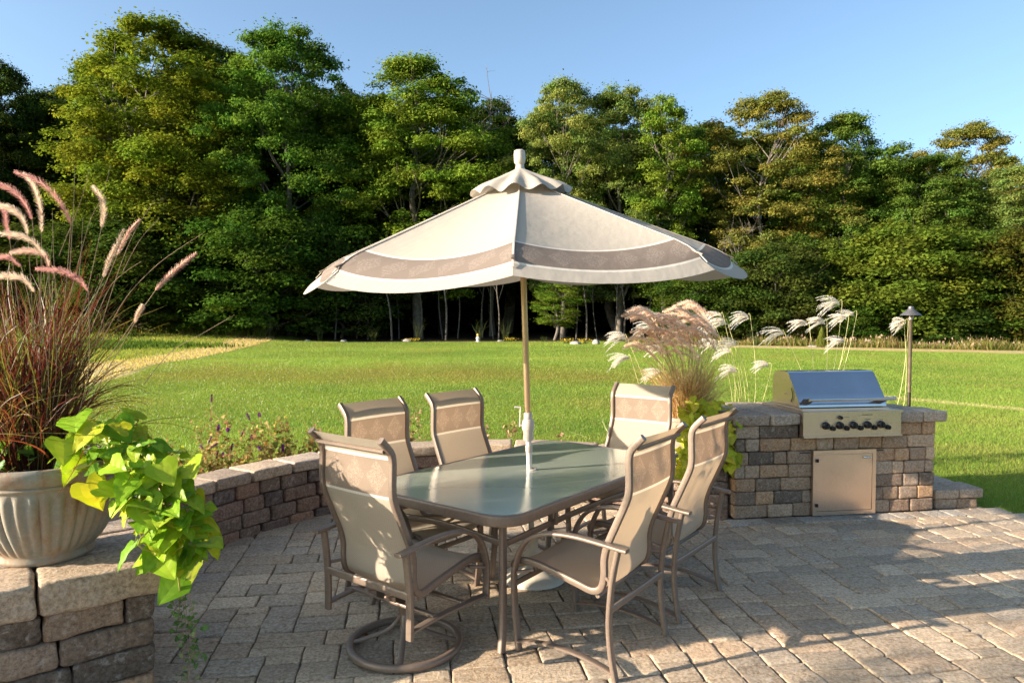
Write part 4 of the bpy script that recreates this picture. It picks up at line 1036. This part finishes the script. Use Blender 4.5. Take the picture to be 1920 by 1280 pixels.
# ------------------------------------------------------------------ lawn grass blades (stuff)
def lawn_blades():
    Vs=[];Ts=[]
    n=640000
    # sample distance with density falling off
    Yr=rng.uniform(0,1,n); y=5.6*np.exp(Yr*math.log(46.5/5.6)); xh=y*.75; x=rng.uniform(-1,1,n)*xh
    keep=np.ones(n,bool)
    pi=np.array(inner); wallout=np.interp(x,pi[:,0],pi[:,1])+.30
    keep&=~((x>-2.7)&(x<1.95)&(y<wallout)); keep&=~((x<=-2.7)&(y<5.6)&(x>-2.95)); keep&=~((x>1.8)&(x<4.45)&(y<7.0))
    keep&=~((x>=4.3)&(y<6.6-(x-4.35)*1.15)); edge=np.interp(y,[5,12,21,31,46,60],[-8.6,-9.6,-11.2,-13.2,-15.5,-19]); keep&=x>edge; keep&=(y<np.interp(x,[5,12,25,60],[41,37.5,32.5,24])+.3)|(x<7)
    x=x[keep];y=y[keep];m=len(x)
    z=gz(x,y)-.003; s_=(y/7.)**.8; h=rng.uniform(.022,.040,m)*np.clip(s_,1,1.3); w_=.0028*s_*rng.uniform(.7,1.4,m); a=rng.uniform(0,6.28,m)
    lx=rng.normal(0,.5,m)*h; ly=rng.normal(0,.5,m)*h; b=np.stack([x,y,z],1)
    sx=np.stack([np.cos(a)*w_,np.sin(a)*w_,0*a],1); tip=b+np.stack([lx,ly,h],1)
    V=np.stack([b-sx,b+sx,tip],1).reshape(-1,3); i=np.arange(m)*3; F=np.stack([i,i+1,i+2],1)
    vr=np.clip(9/y,.25,1)[:,None]; T=patch(x,y)*(1+(rng.uniform(-.25,.35,(m,1)))*vr)*np.array((1.1,1.12,1.2)); dryb=rng.uniform(0,1,m)<.06; T[dryb]=np.array((.36,.29,.12))
    o=fastmesh('lawn_grass',V,F,M['blade'],None,T); tag(o,'short mown green lawn grass around the patio','grass',kind='stuff')
lawn_blades()
def weeds(name,label,xs0,ys0,n,h,pal,w_=.02,plum=None):
    x,y=xs0,ys0; m=len(x); b=np.stack([x,y,gz(x,y)],1); k=3; t=np.linspace(0,1,k)
    ld=rng.normal(0,.3,(m,2))*h[:,None]; c=np.zeros((m,k,3))
    for j in range(k): c[:,j,:2]=b[:,:2]+ld*t[j]**1.6; c[:,j,2]=b[:,2]+h*t[j]
    tn=np.array(pal)[rng.integers(0,len(pal),m)]*rng.uniform(.7,1.3,(m,1)); V,F,T=ribbons(c,np.full(m,w_),tn)
    parts=[(V,F,T)]
    if plum:
        sel=rng.uniform(0,1,m)<plum; tp=c[sel,-1]; q=len(tp); d=rng.normal(0,.05,(q,2,3)); 
        V=np.stack([tp,tp+d[:,0],tp+np.array((0,0,.14)),tp+d[:,1]],1).reshape(-1,3); i=np.arange(q)*4; parts.append((V,np.stack([i,i+1,i+2,i+3],1),np.tile(np.array([(.42,.30,.22)]),(q,1))))
    V,F,T=join(parts); o=fastmesh(name,V,F,M['herb'],None,T); tag(o,label,'weeds',kind='stuff')
n=9000; x=rng.uniform(7.5,36,n); yr=np.interp(x,[5,12,25,60],[41,37.5,32.5,24]); y=yr+4.2+np.abs(rng.normal(0,1.6,n)); weeds('tall_weeds','tan and green tall weeds along the right far edge of the lawn',x,y,n,rng.uniform(.12,.48,n)*(1+.35*np.sin(x*1.3)+.2*np.sin(x*3.1)),[(.16,.19,.04),(.26,.22,.08),(.11,.15,.03),(.30,.20,.10)],.035,.07)
n=9000; y=rng.uniform(49,56,n); x=rng.uniform(-36,-17,n); weeds('tall_weeds','green and straw tall weeds along the left far edge of the meadow',x,y,n,rng.uniform(.4,1.0,n),[(.22,.26,.05),(.16,.22,.04),(.32,.29,.10),(.09,.13,.03)],.05,.08)
n=26000; y=rng.uniform(18,50,n); e=np.interp(y,[5,12,21,31,46,60],[-8.6,-9.6,-11.2,-13.2,-15.5,-19]); x=e-.2-rng.uniform(0,1,n)**1.2*18; h=rng.uniform(.05,.16,n); d_=e-x
k1=d_<2.6; weeds('dry_grass','pale dry mown grass strip along the left edge of the lawn',x[k1],y[k1],int(k1.sum()),h[k1]*.6,[(.55,.44,.22),(.48,.40,.18),(.36,.33,.12)],.03)
k1=~k1; weeds('meadow_grass','rough yellow green meadow grass beyond the dry strip at the left',x[k1],y[k1],int(k1.sum()),h[k1],[(.26,.30,.07),(.34,.32,.10),(.20,.27,.05),(.16,.24,.04)],.03)
n=7000; k_=rng.integers(0,14,n); cx_=rng.uniform(-29,-18,14); cy_=rng.normal(40,1.6,14); x=cx_[k_]+rng.normal(0,1.3,n); y=cy_[k_]+rng.normal(0,.8,n); weeds('low_greens','patch of low dark green ground cover in the left meadow',x,y,n,rng.uniform(.08,.3,n),[(.07,.13,.025),(.10,.17,.03),(.05,.09,.02)],.07)

# ------------------------------------------------------------------ trees
def leafcards(P, N, S, tint):
    n=len(P); a=rng.normal(0,1,(n,3)); a-=N*np.sum(a*N,1,keepdims=True); a/=np.linalg.norm(a,axis=1,keepdims=True)+1e-9; b=np.cross(N,a)
    s_=S[:,None]; fold=N*s_*.18
    V=np.stack([P-a*s_*.62,P+b*s_*.36-fold,P+a*s_*.62,P-b*s_*.36-fold],1).reshape(-1,3); i=np.arange(n)*4
    return V,np.stack([i,i+1,i+2,i+3],1),tint
def crown(seed, nclus, per, rw, hh, leaf, layered=.7, hollow=.45, lobes=5, low=.0):
    """crown envelope: radius rw, height hh, centre at origin bottom; returns V,F,T and cluster centres"""
    g=np.random.default_rng(seed); C=[];cr=[]
    lob=[(g.uniform(0,6.28),g.uniform(.2,.85),g.uniform(.15,.38)) for _ in range(lobes)]
    while len(C)<nclus:
        z=g.uniform(0,1)**.9; az=g.uniform(0,6.28)
        prof=(1-max(0,(z-.42)/.60)**2.3)**.6*(.72+.28*min(1,z/.35))
        k=1+.14*math.sin(az*2+seed)+.12*math.sin(az*3+z*5+seed*2)
        for la,lz,lw in lob:
            dd=math.cos(az-la); k+=lw*max(0,dd)**4*math.exp(-((z-lz)/.16)**2)
        rad=(hollow+(1-hollow)*g.uniform(0,1)**.6)*prof*rw*k
        C.append((rad*math.cos(az),rad*math.sin(az),low+z*hh)); cr.append(g.uniform(.4,1.1)*(1.0 if z<.75 else .85))
    C=np.array(C);cr=np.array(cr)
    P=[];N=[];S=[];T=[]
    for c,r in zip(C,cr):
        n=int(per*1.9*r*r*g.uniform(.7,1.3)); q=g.normal(0,1,(n,3)); q/=np.linalg.norm(q,axis=1,keepdims=True)
        q[:,2]=np.where(q[:,2]<-.25,-q[:,2]*.8,q[:,2]); rr=g.uniform(.1,1,(n,1))**.5*np.where(g.uniform(0,1,(n,1))<.24,g.uniform(1.1,1.8,(n,1)),1.)
        p=c+q*rr*np.array((r,r,r*layered)); nn=q*np.array((.6,.6,1.0))+g.normal(0,.45,(n,3))+np.array((0,0,.35)); nn/=np.linalg.norm(nn,axis=1,keepdims=True)
        P.append(p);N.append(nn);S.append(g.uniform(.6,1.25,n)*leaf*.64); hue=g.uniform(.82,1.2); warm=g.uniform(.85,1.25)
        tn=np.ones((n,3))*np.array((hue*warm,hue,hue*.9))*g.uniform(.72,1.3,(n,1)); T.append(tn)
    P=np.concatenate(P);N=np.concatenate(N);S=np.concatenate(S);T=np.concatenate(T)
    return leafcards(P,N,S,T),C
def limbs(C, hh, low, trunk_h, r0, seed, nl=26, fork=1):
    g=np.random.default_rng(seed+50); mb=MB(); top=low+hh*.82
    tr=[(0,0,0)]+[(g.normal(0,.18)*k,g.normal(0,.18)*k,k*top/5) for k in(1,2,3,4,5)]; tc=np.array(catmull(tr,5)); mb.tube(tc,r0,9,taper=(1.25,.22))
    idx=g.choice(len(C),min(nl,len(C)),replace=False)
    for i in idx:
        c=C[i]; zb=max(trunk_h*.8,c[2]-g.uniform(.25,.5)*hh*.5-.6); zb=min(zb,top*.9); b=tc[np.argmin(abs(tc[:,2]-zb))]
        m=b*.45+c*.55+np.array((0,0,-.3))+g.normal(0,.25,3); rr=r0*.34*(1-.5*zb/top); mb.tube(catmull([b,m,c],5),rr,6,taper=(1,.25))
        for _ in range(2):
            e=c+g.normal(0,.7,3); mb.tube([m,(m+e)/2+g.normal(0,.12,3),e],rr*.4,4,taper=(1,.3))
    return mb
def tree_proto(name,seed,nclus,per,rw,hh,leaf,low,trunk_h,r0,layered=.55,hollow=.45,lobes=5,bark='bark'):
    root=empty(name); (V,F,T),C=crown(seed,nclus,per,rw,hh,leaf,layered,hollow,lobes,low)
    fastmesh('crown',V,F,M['leaf'],root,T); limbs(C,hh,low,trunk_h,r0,seed).build('trunk',M[bark],root); return root
# prototypes are about 20 m tall with a 9 m crown; each is used for one tree itself and copied for the others
protos={
 'a':tree_proto('maple_tree',1,440,215,4.6,17.0,.26,3.0,3.5,.26,.85,.36,6),
 'b':tree_proto('broadleaf_tree',2,420,215,4.4,17,.26,3.0,3.5,.24,.85,.34,5),
 'c':tree_proto('broadleaf_tree',3,420,225,4.8,17,.26,3.0,3.0,.25,.9,.38,6,'darkbark'),
 'd':tree_proto('oak_tree',4,360,220,4.7,16.5,.26,3.5,4.5,.24,.75,.42,7),
 'e':tree_proto('slender_tree',5,230,215,3.0,16,.26,4.0,4.0,.17,.85,.3,4),
 'u':tree_proto('understory_tree',6,150,240,2.8,6.2,.22,.3,.6,.09,.85,.4,6,'darkbark'),
}
HT={'a':20.9,'b':20.9,'c':20.8,'d':20.6,'e':20.6,'u':7.0}; used=set()
WD={'a':4.6,'b':4.4,'c':4.8,'d':4.7,'e':3.0,'u':2.8}
def tree(kind,px,ytop,wpx,Yd,color,label='',group='trees along the far edge of the lawn',rz=None,cat='tree'):
    X_=(px-960)/1330*Yd; H_=1.75+(590-ytop)/1330*Yd; gzz=float(gz(X_,Yd)); H_-=gzz
    o=protos[kind] if kind not in used else copy_tree(protos[kind]); used.add(kind)
    sx=(wpx/2)/1330*Yd/WD[kind]*1.06; sz=H_/HT[kind]
    o.location=(X_,Yd,gzz-.05); o.scale=(sx,sx*.95,sz); o.rotation_euler=(0,0,rz if rz is not None else random.uniform(0,6.28))
    tag(o,label,cat,group)
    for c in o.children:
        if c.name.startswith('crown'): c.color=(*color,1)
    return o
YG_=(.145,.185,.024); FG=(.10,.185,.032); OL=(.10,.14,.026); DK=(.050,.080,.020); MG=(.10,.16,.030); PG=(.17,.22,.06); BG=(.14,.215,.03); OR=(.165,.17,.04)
T_=[('c',12,112,190,60,DK,'very dark tall tree at the left edge of the photo'),
 ('b',92,165,150,64,DK,'dark lower tree between the left edge tree and the orange tipped one'),
 ('e',195,105,150,64,OL,'orange tipped tree left of the tall yellow green maple'),
 ('a',300,42,330,54,YG_,'tallest yellow green maple in the left part of the tree line'),
 ('c',425,85,240,58,OL,'olive tree between the yellow green maple and the tall fresh green tree'),
 ('b',545,45,235,53,FG,'tall fresh green tree left of the umbrella, rising to the top of the wood'),
 ('e',655,165,110,62,DK,'narrow dark tree in the notch left of the round green tree'),
 ('a',785,108,265,54,BG,'round topped green maple directly left above the umbrella finial'),
 ('e',925,185,150,62,DK,'dark tree with bare twigs in the gap behind the umbrella finial'),
 ('d',1055,152,170,52,PG,'pale green tree right of the finial with a light airy crown'),
 ('b',1160,158,190,53,PG,'pale tree with visible branches above the right half of the umbrella'),
 ('e',1245,178,120,50,BG,'narrow bright green tree above the right tip of the umbrella'),
 ('c',1318,228,120,56,MG,'grey green tree low between the bright narrow tree and the rust tinted oak'),
 ('d',1435,178,210,50,OR,'rust tinted oak with wide flat sprays right of the umbrella'),
 ('a',1572,212,200,50,MG,'mid green tree with a pointed top above the grill'),
 ('b',1670,300,150,50,FG,'lower green tree above the path light'),
 ('a',1745,288,190,48,MG,'broad green tree right of the path light'),
 ('d',1815,232,180,54,OR,'brown tinted tree rising near the right edge of the photo'),
 ('c',1905,300,190,46,PG,'light green tree at the right edge of the photo'),
 ('d',1985,330,220,44,MG,'green tree just past the right edge'),
 ('c',-90,140,230,58,DK,'dark tree just past the left edge')]
for t in T_: tree(*t)
# lower trees in front of the wood
U_=[('u',60,420,240,52,MG,'dark low tree behind the fountain grass plumes'),('u',230,400,260,50,MG,'green understory tree behind the right hand fountain grass stalks'),('u',395,500,190,51,OL,'olive understory tree over the dry meadow end'),
 ('u',500,395,260,50,OL,'broad olive understory tree left of the umbrella tip'),('u',640,475,180,52,MG,'green understory tree behind the left tip of the umbrella'),('u',1325,510,180,47,MG,'green understory tree under the right tip of the umbrella'),
 ('u',1445,452,180,46,OL,'olive understory tree with arching sprays left of the grill hood'),('u',1560,525,200,46,MG,'green understory tree above the grill'),('u',1700,415,260,44,BG,'bright green low tree spreading behind the path light'),
 ('u',1830,505,210,43,MG,'dark green understory tree in the right part of the wood'),('u',1935,425,230,42,MG,'green understory tree against the right edge'),('u',330,520,200,53,DK,'small dark bush at the wood edge above the meadow'),
 ('u',1620,560,120,43,OL,'small olive bush at the foot of the wood by the path light'),('u',1780,570,150,42,MG,'small green bush over the tall weeds'),('u',1500,560,150,45,DK,'small dark bush behind the silver grass plumes'),('u',120,540,220,54,DK,'dark bush low at the left of the wood')]
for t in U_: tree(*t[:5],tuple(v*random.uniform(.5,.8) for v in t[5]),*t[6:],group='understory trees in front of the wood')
# leaning young tree seen under the umbrella
o=tree('e',1040,492,90,49,BG,'young bright tree with a slanting pale trunk under the umbrella rim'); o.rotation_euler=(0,R(8),0)
# second row filling the wood behind
k=0
for px in range(-120,2060,118):
    yt=np.interp(px,[0,150,300,540,650,790,930,1050,1240,1430,1600,1700,1900],[200,200,110,105,200,165,225,195,225,235,270,320,345])+random.uniform(-5,30)
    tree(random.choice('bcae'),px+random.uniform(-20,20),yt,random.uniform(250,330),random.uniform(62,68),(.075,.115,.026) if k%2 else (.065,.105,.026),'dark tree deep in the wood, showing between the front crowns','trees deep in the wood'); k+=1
# mass of low foliage closing the wood behind
def forest_mass():
    n=90000; x=rng.uniform(-75,75,n); y=rng.uniform(72,82,n); h=9+2*np.sin(x*.3); z=rng.uniform(0,1,n)*h
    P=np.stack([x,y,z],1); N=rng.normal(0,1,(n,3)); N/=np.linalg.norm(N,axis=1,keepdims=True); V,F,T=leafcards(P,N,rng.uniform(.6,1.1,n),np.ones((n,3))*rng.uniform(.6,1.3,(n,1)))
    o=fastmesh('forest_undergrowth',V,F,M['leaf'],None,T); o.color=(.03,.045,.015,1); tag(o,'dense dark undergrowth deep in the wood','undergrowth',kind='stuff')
forest_mass()
# thin trunks in the dark under the crowns
rt=random.Random(3); trunkp=None; LBL='thin bare sapling trunk in the shade under the tree crowns'
def sapling():
    g=np.random.default_rng(9); root=empty('sapling_tree'); mb=MB(); mb.tube(catmull([(0,0,0),(.08,.02,2),(-.05,0,4),(.1,.05,6)],5),.055,7,taper=(1.1,.5))
    mb.tube(catmull([(.02,0,3.0),(.35,.1,4.0),(.6,.1,5.2)],4),.022,5); mb.tube(catmull([(-.02,0,3.6),(-.4,0,4.6),(-.5,.1,5.5)],4),.02,5); mb.build('trunk',M['darkbark'],root)
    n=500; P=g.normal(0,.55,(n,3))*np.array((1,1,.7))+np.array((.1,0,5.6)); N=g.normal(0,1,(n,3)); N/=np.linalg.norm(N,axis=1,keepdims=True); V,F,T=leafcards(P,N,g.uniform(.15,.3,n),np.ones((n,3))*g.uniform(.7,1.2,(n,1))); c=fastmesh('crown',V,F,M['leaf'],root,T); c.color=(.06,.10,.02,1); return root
sp_=sapling()
for k,px in enumerate([628,668,690,735,748,790,830,836,858,905,925,935,1080,1100,1120,1150,1170,1188,1225,1262,1440,1455,1400,1300]):
    o=sp_ if k==0 else copy_tree(sp_); Yd=rt.uniform(48.5,54); o.location=((px-960)/1330*Yd,Yd,-.1); s_=rt.uniform(.7,1.3); o.scale=(s_*rt.choice((-1,1)),s_,rt.uniform(.9,1.15)); o.rotation_euler=(rt.uniform(-.05,.05),rt.uniform(-.12,.12),0)
    tag(o,LBL,'tree','sapling trunks under the crowns')
# bare dead tree behind the finial and pale dead branch at right
def deadtree(name,px,ytop,Yd,label,seed,w_):
    g=np.random.default_rng(seed); X_=(px-960)/1330*Yd; H_=1.75+(590-ytop)/1330*Yd; o=empty(name,(X_,Yd,0),0,label,'tree'); mb=MB()
    tr=catmull([(0,0,0),(.2,0,H_*.35),(-.2,0,H_*.65),(.1,0,H_)],6); mb.tube(tr,.13,7,taper=(1.2,.12)); tr=np.array(tr)
    for k in range(26):
        b=tr[g.integers(len(tr)//3,len(tr)-1)]; d=np.array((g.normal(0,1),g.normal(0,.4),g.uniform(.3,1.3))); d/=np.linalg.norm(d); L=g.uniform(.8,1.0)*w_; e=b+d*L; m=(b+e)/2+g.normal(0,.2,3); mb.tube(catmull([b,m,e],4),.035,5,taper=(1,.2))
        for _ in range(4): q=m*.4+e*.6; f=q+g.normal(0,.5,3)+np.array((0,0,.3)); mb.tube([q,(q+f)/2+g.normal(0,.08,3),f],.012,4,taper=(1,.4))
    mb.build('trunk',M['bark'],o)
deadtree('dead_tree',920,175,58,'bare grey dead tree poking above the crowns near the umbrella finial',3,2.6)
deadtree('dead_tree',1385,440,48,'bare pale broken tree at the right tip of the umbrella',8,1.8)
# rocks, small conifer and border plants along the bed
rk=MB()
def rock(px,Yd,s_,label,zs=1):
    mb=MB(); mb.lathe([(.6,-.1),(.9,.15),(1.0,.4),(.85,.75),(.5,.95),(.02,1.0)],14,rfun=lambda r,z,a:r*(1+.14*math.sin(3*a+px)+.08*math.sin(5*a+z*4)),caps=False)
    o=mb.build('rock',M['rock']); o.location=((px-960)/1330*Yd,Yd,-.06); o.scale=(s_,s_*.8,s_*.75*zs); tag(o,label,'rock','rocks edging the planting bed')
rock(577,47,.22,'small pale rock at the left end of the planting bed'); rock(645,47,.22,'pale rock in the bed below the left umbrella tip'); rock(764,47,.30,'rounded pale rock in the middle of the bed'); rock(938,46.5,.22,'small low rock just left of the umbrella pole'); rock(1080,42,.34,'wide white rock in the bed right of the umbrella pole'); rock(1118,42,.22,'upright pale rock right of the wide white rock',2.2); rock(1525,39.5,.3,'flat pale rock beside the clipped conifer',.5)
og=empty('garden_ornament',((896-960)/1330*46.3,46.3,-.05),0,'small white garden ornament at the edge of the bed','ornament')
mb=MB(); mb.lathe([(.16,0),(.17,.05),(.09,.12),(.11,.22),(.13,.30),(.07,.38),(.02,.40)],16); mb.build('ornament_body',M['white_metal'],og)
mb=MB(); mb.lathe([(.02,.40),(.07,.42),(.09,.48),(.06,.55),(.01,.58)],12); mb.build('ornament_top',plain('amber_glaze',(.6,.35,.1),.5),og)
cf=empty('conifer_shrub',((1541-960)/1330*39,39,-.05),0,'small cone shaped yellow green conifer in front of the wood','shrub')
n=3800; z=rng.uniform(0,1,n); rr=.36*(1-z)**.8*(.55+.45*rng.uniform(0,1,n)); a=rng.uniform(0,6.28,n); P=np.stack([rr*np.cos(a),rr*np.sin(a),.1+z*1.05],1); N=np.stack([np.cos(a),np.sin(a),.5+0*a],1)+rng.normal(0,.4,(n,3)); N/=np.linalg.norm(N,axis=1,keepdims=True)
V,F,T=leafcards(P,N,rng.uniform(.03,.06,n),np.ones((n,3))*rng.uniform(.7,1.3,(n,1))); c=fastmesh('foliage',V,F,M['leaf'],cf,T); c.color=(.14,.16,.03,1)
mb=MB(); mb.tube([(0,0,0),(0,0,.5)],.04); mb.build('trunk',M['darkbark'],cf)
def border(px,Yd,h,kind,label):
    X_=(px-960)/1330*Yd; o=empty('border_plant',(X_,Yd,-.08),0,label,'plant','border plants in the bed below the wood')
    pal=[(.06,.09,.03),(.10,.10,.05),(.04,.06,.02)]; parts=[blades((0,0,0),40,.16,h,.35,pal,.02,5,.16)]
    V,F,T=join(parts); fastmesh('blade_tuft',V,F,M['herb'],o,T)
    if kind: 
        n=60; P=np.stack([rng.normal(0,.22,n),rng.normal(0,.15,n),h*rng.uniform(.4,.8,n)],1); N=rng.normal(0,1,(n,3)); N/=np.linalg.norm(N,axis=1,keepdims=True); V,F,T=leafcards(P,N,np.full(n,.07),np.tile(np.array([kind]),(n,1))); fastmesh('blossoms',V,F,M['herb'],o,T)
YEL=(.65,.45,.05)
for a in [(600,48,1.3,None,'upright grassy plant at the left end of the bed'),(700,48,1.1,None,'upright grassy plant right of the second rock'),(785,48.5,1.7,None,'tall twiggy plant beside the middle rock'),(775,46.8,.35,YEL,'tiny yellow flowers beside the middle rock'),
          (897,48.5,1.6,None,'tall twiggy plant behind the white ornament'),(948,48.5,1.5,None,'tall twiggy plant just left of the umbrella pole'),(958,46.6,.4,YEL,'low plant with yellow flowers left of the umbrella pole'),(1020,46,.5,None,'low green plant right of the umbrella pole'),
          (1062,43,.5,YEL,'low yellow flowers left of the wide white rock'),(1098,42.6,.5,YEL,'low yellow flowers between the two pale rocks'),(1180,42,.7,None,'low green plant behind the silver grass'),(1415,41,1.0,None,'green tuft at the wood edge left of the grill'),(1460,41,.6,None,'low tuft at the wood edge above the grill hood')]: border(*a)
# unseen trees added at the left to cast dappled shade on the near pavers
gt=tree_proto('added_shade_tree',7,44,120,1.5,2.6,.16,2.9,2.6,.06,.6,.3,4)
for k,(x,y,sc,l) in enumerate([(-6.0,-.85,.85,'unseen tree added for shade at the left, nearest the patio'),(-8.4,-1.5,1.0,'unseen tree added for shade at the left, second from the patio'),(-6.6,-4.4,1.1,'unseen tree added for shade behind the camera at the left')]):
    o=gt if k==0 else copy_tree(gt); o.location=(x,y,-.05); o.scale=(sc,sc,sc); o.rotation_euler=(0,0,k*1.3); tag(o,l,'tree','unseen trees added for shade')
    for c in o.children:
        if c.name.startswith('crown'): c.color=(.08,.12,.02,1)
o=copy_tree(protos['u']); o.location=(-6.0,3.15,-.05); o.scale=(.22,.22,.36); tag(o,'unseen rounded shrub added beyond the left edge to shade the patio by the seat wall','shrub','unseen shrubs added for shade')  # unseen shrub added to keep the pavers beside the seat wall in shade
for c in o.children:
    if c.name.startswith('crown'): c.color=(.08,.12,.02,1)
fl=fastmesh('fallen_leaf',*[a if i else a for i,a in enumerate((LV*np.array((.05,.05,.16)),LF))],M['vine'],None,np.tile(np.array([(.30,.10,.03)]),(len(LF),1)))
fl.location=(-.80,3.79,.012); fl.rotation_euler=(.5,.3,1.0); tag(fl,'single curled brown leaf on the pavers behind the ring base','leaf')
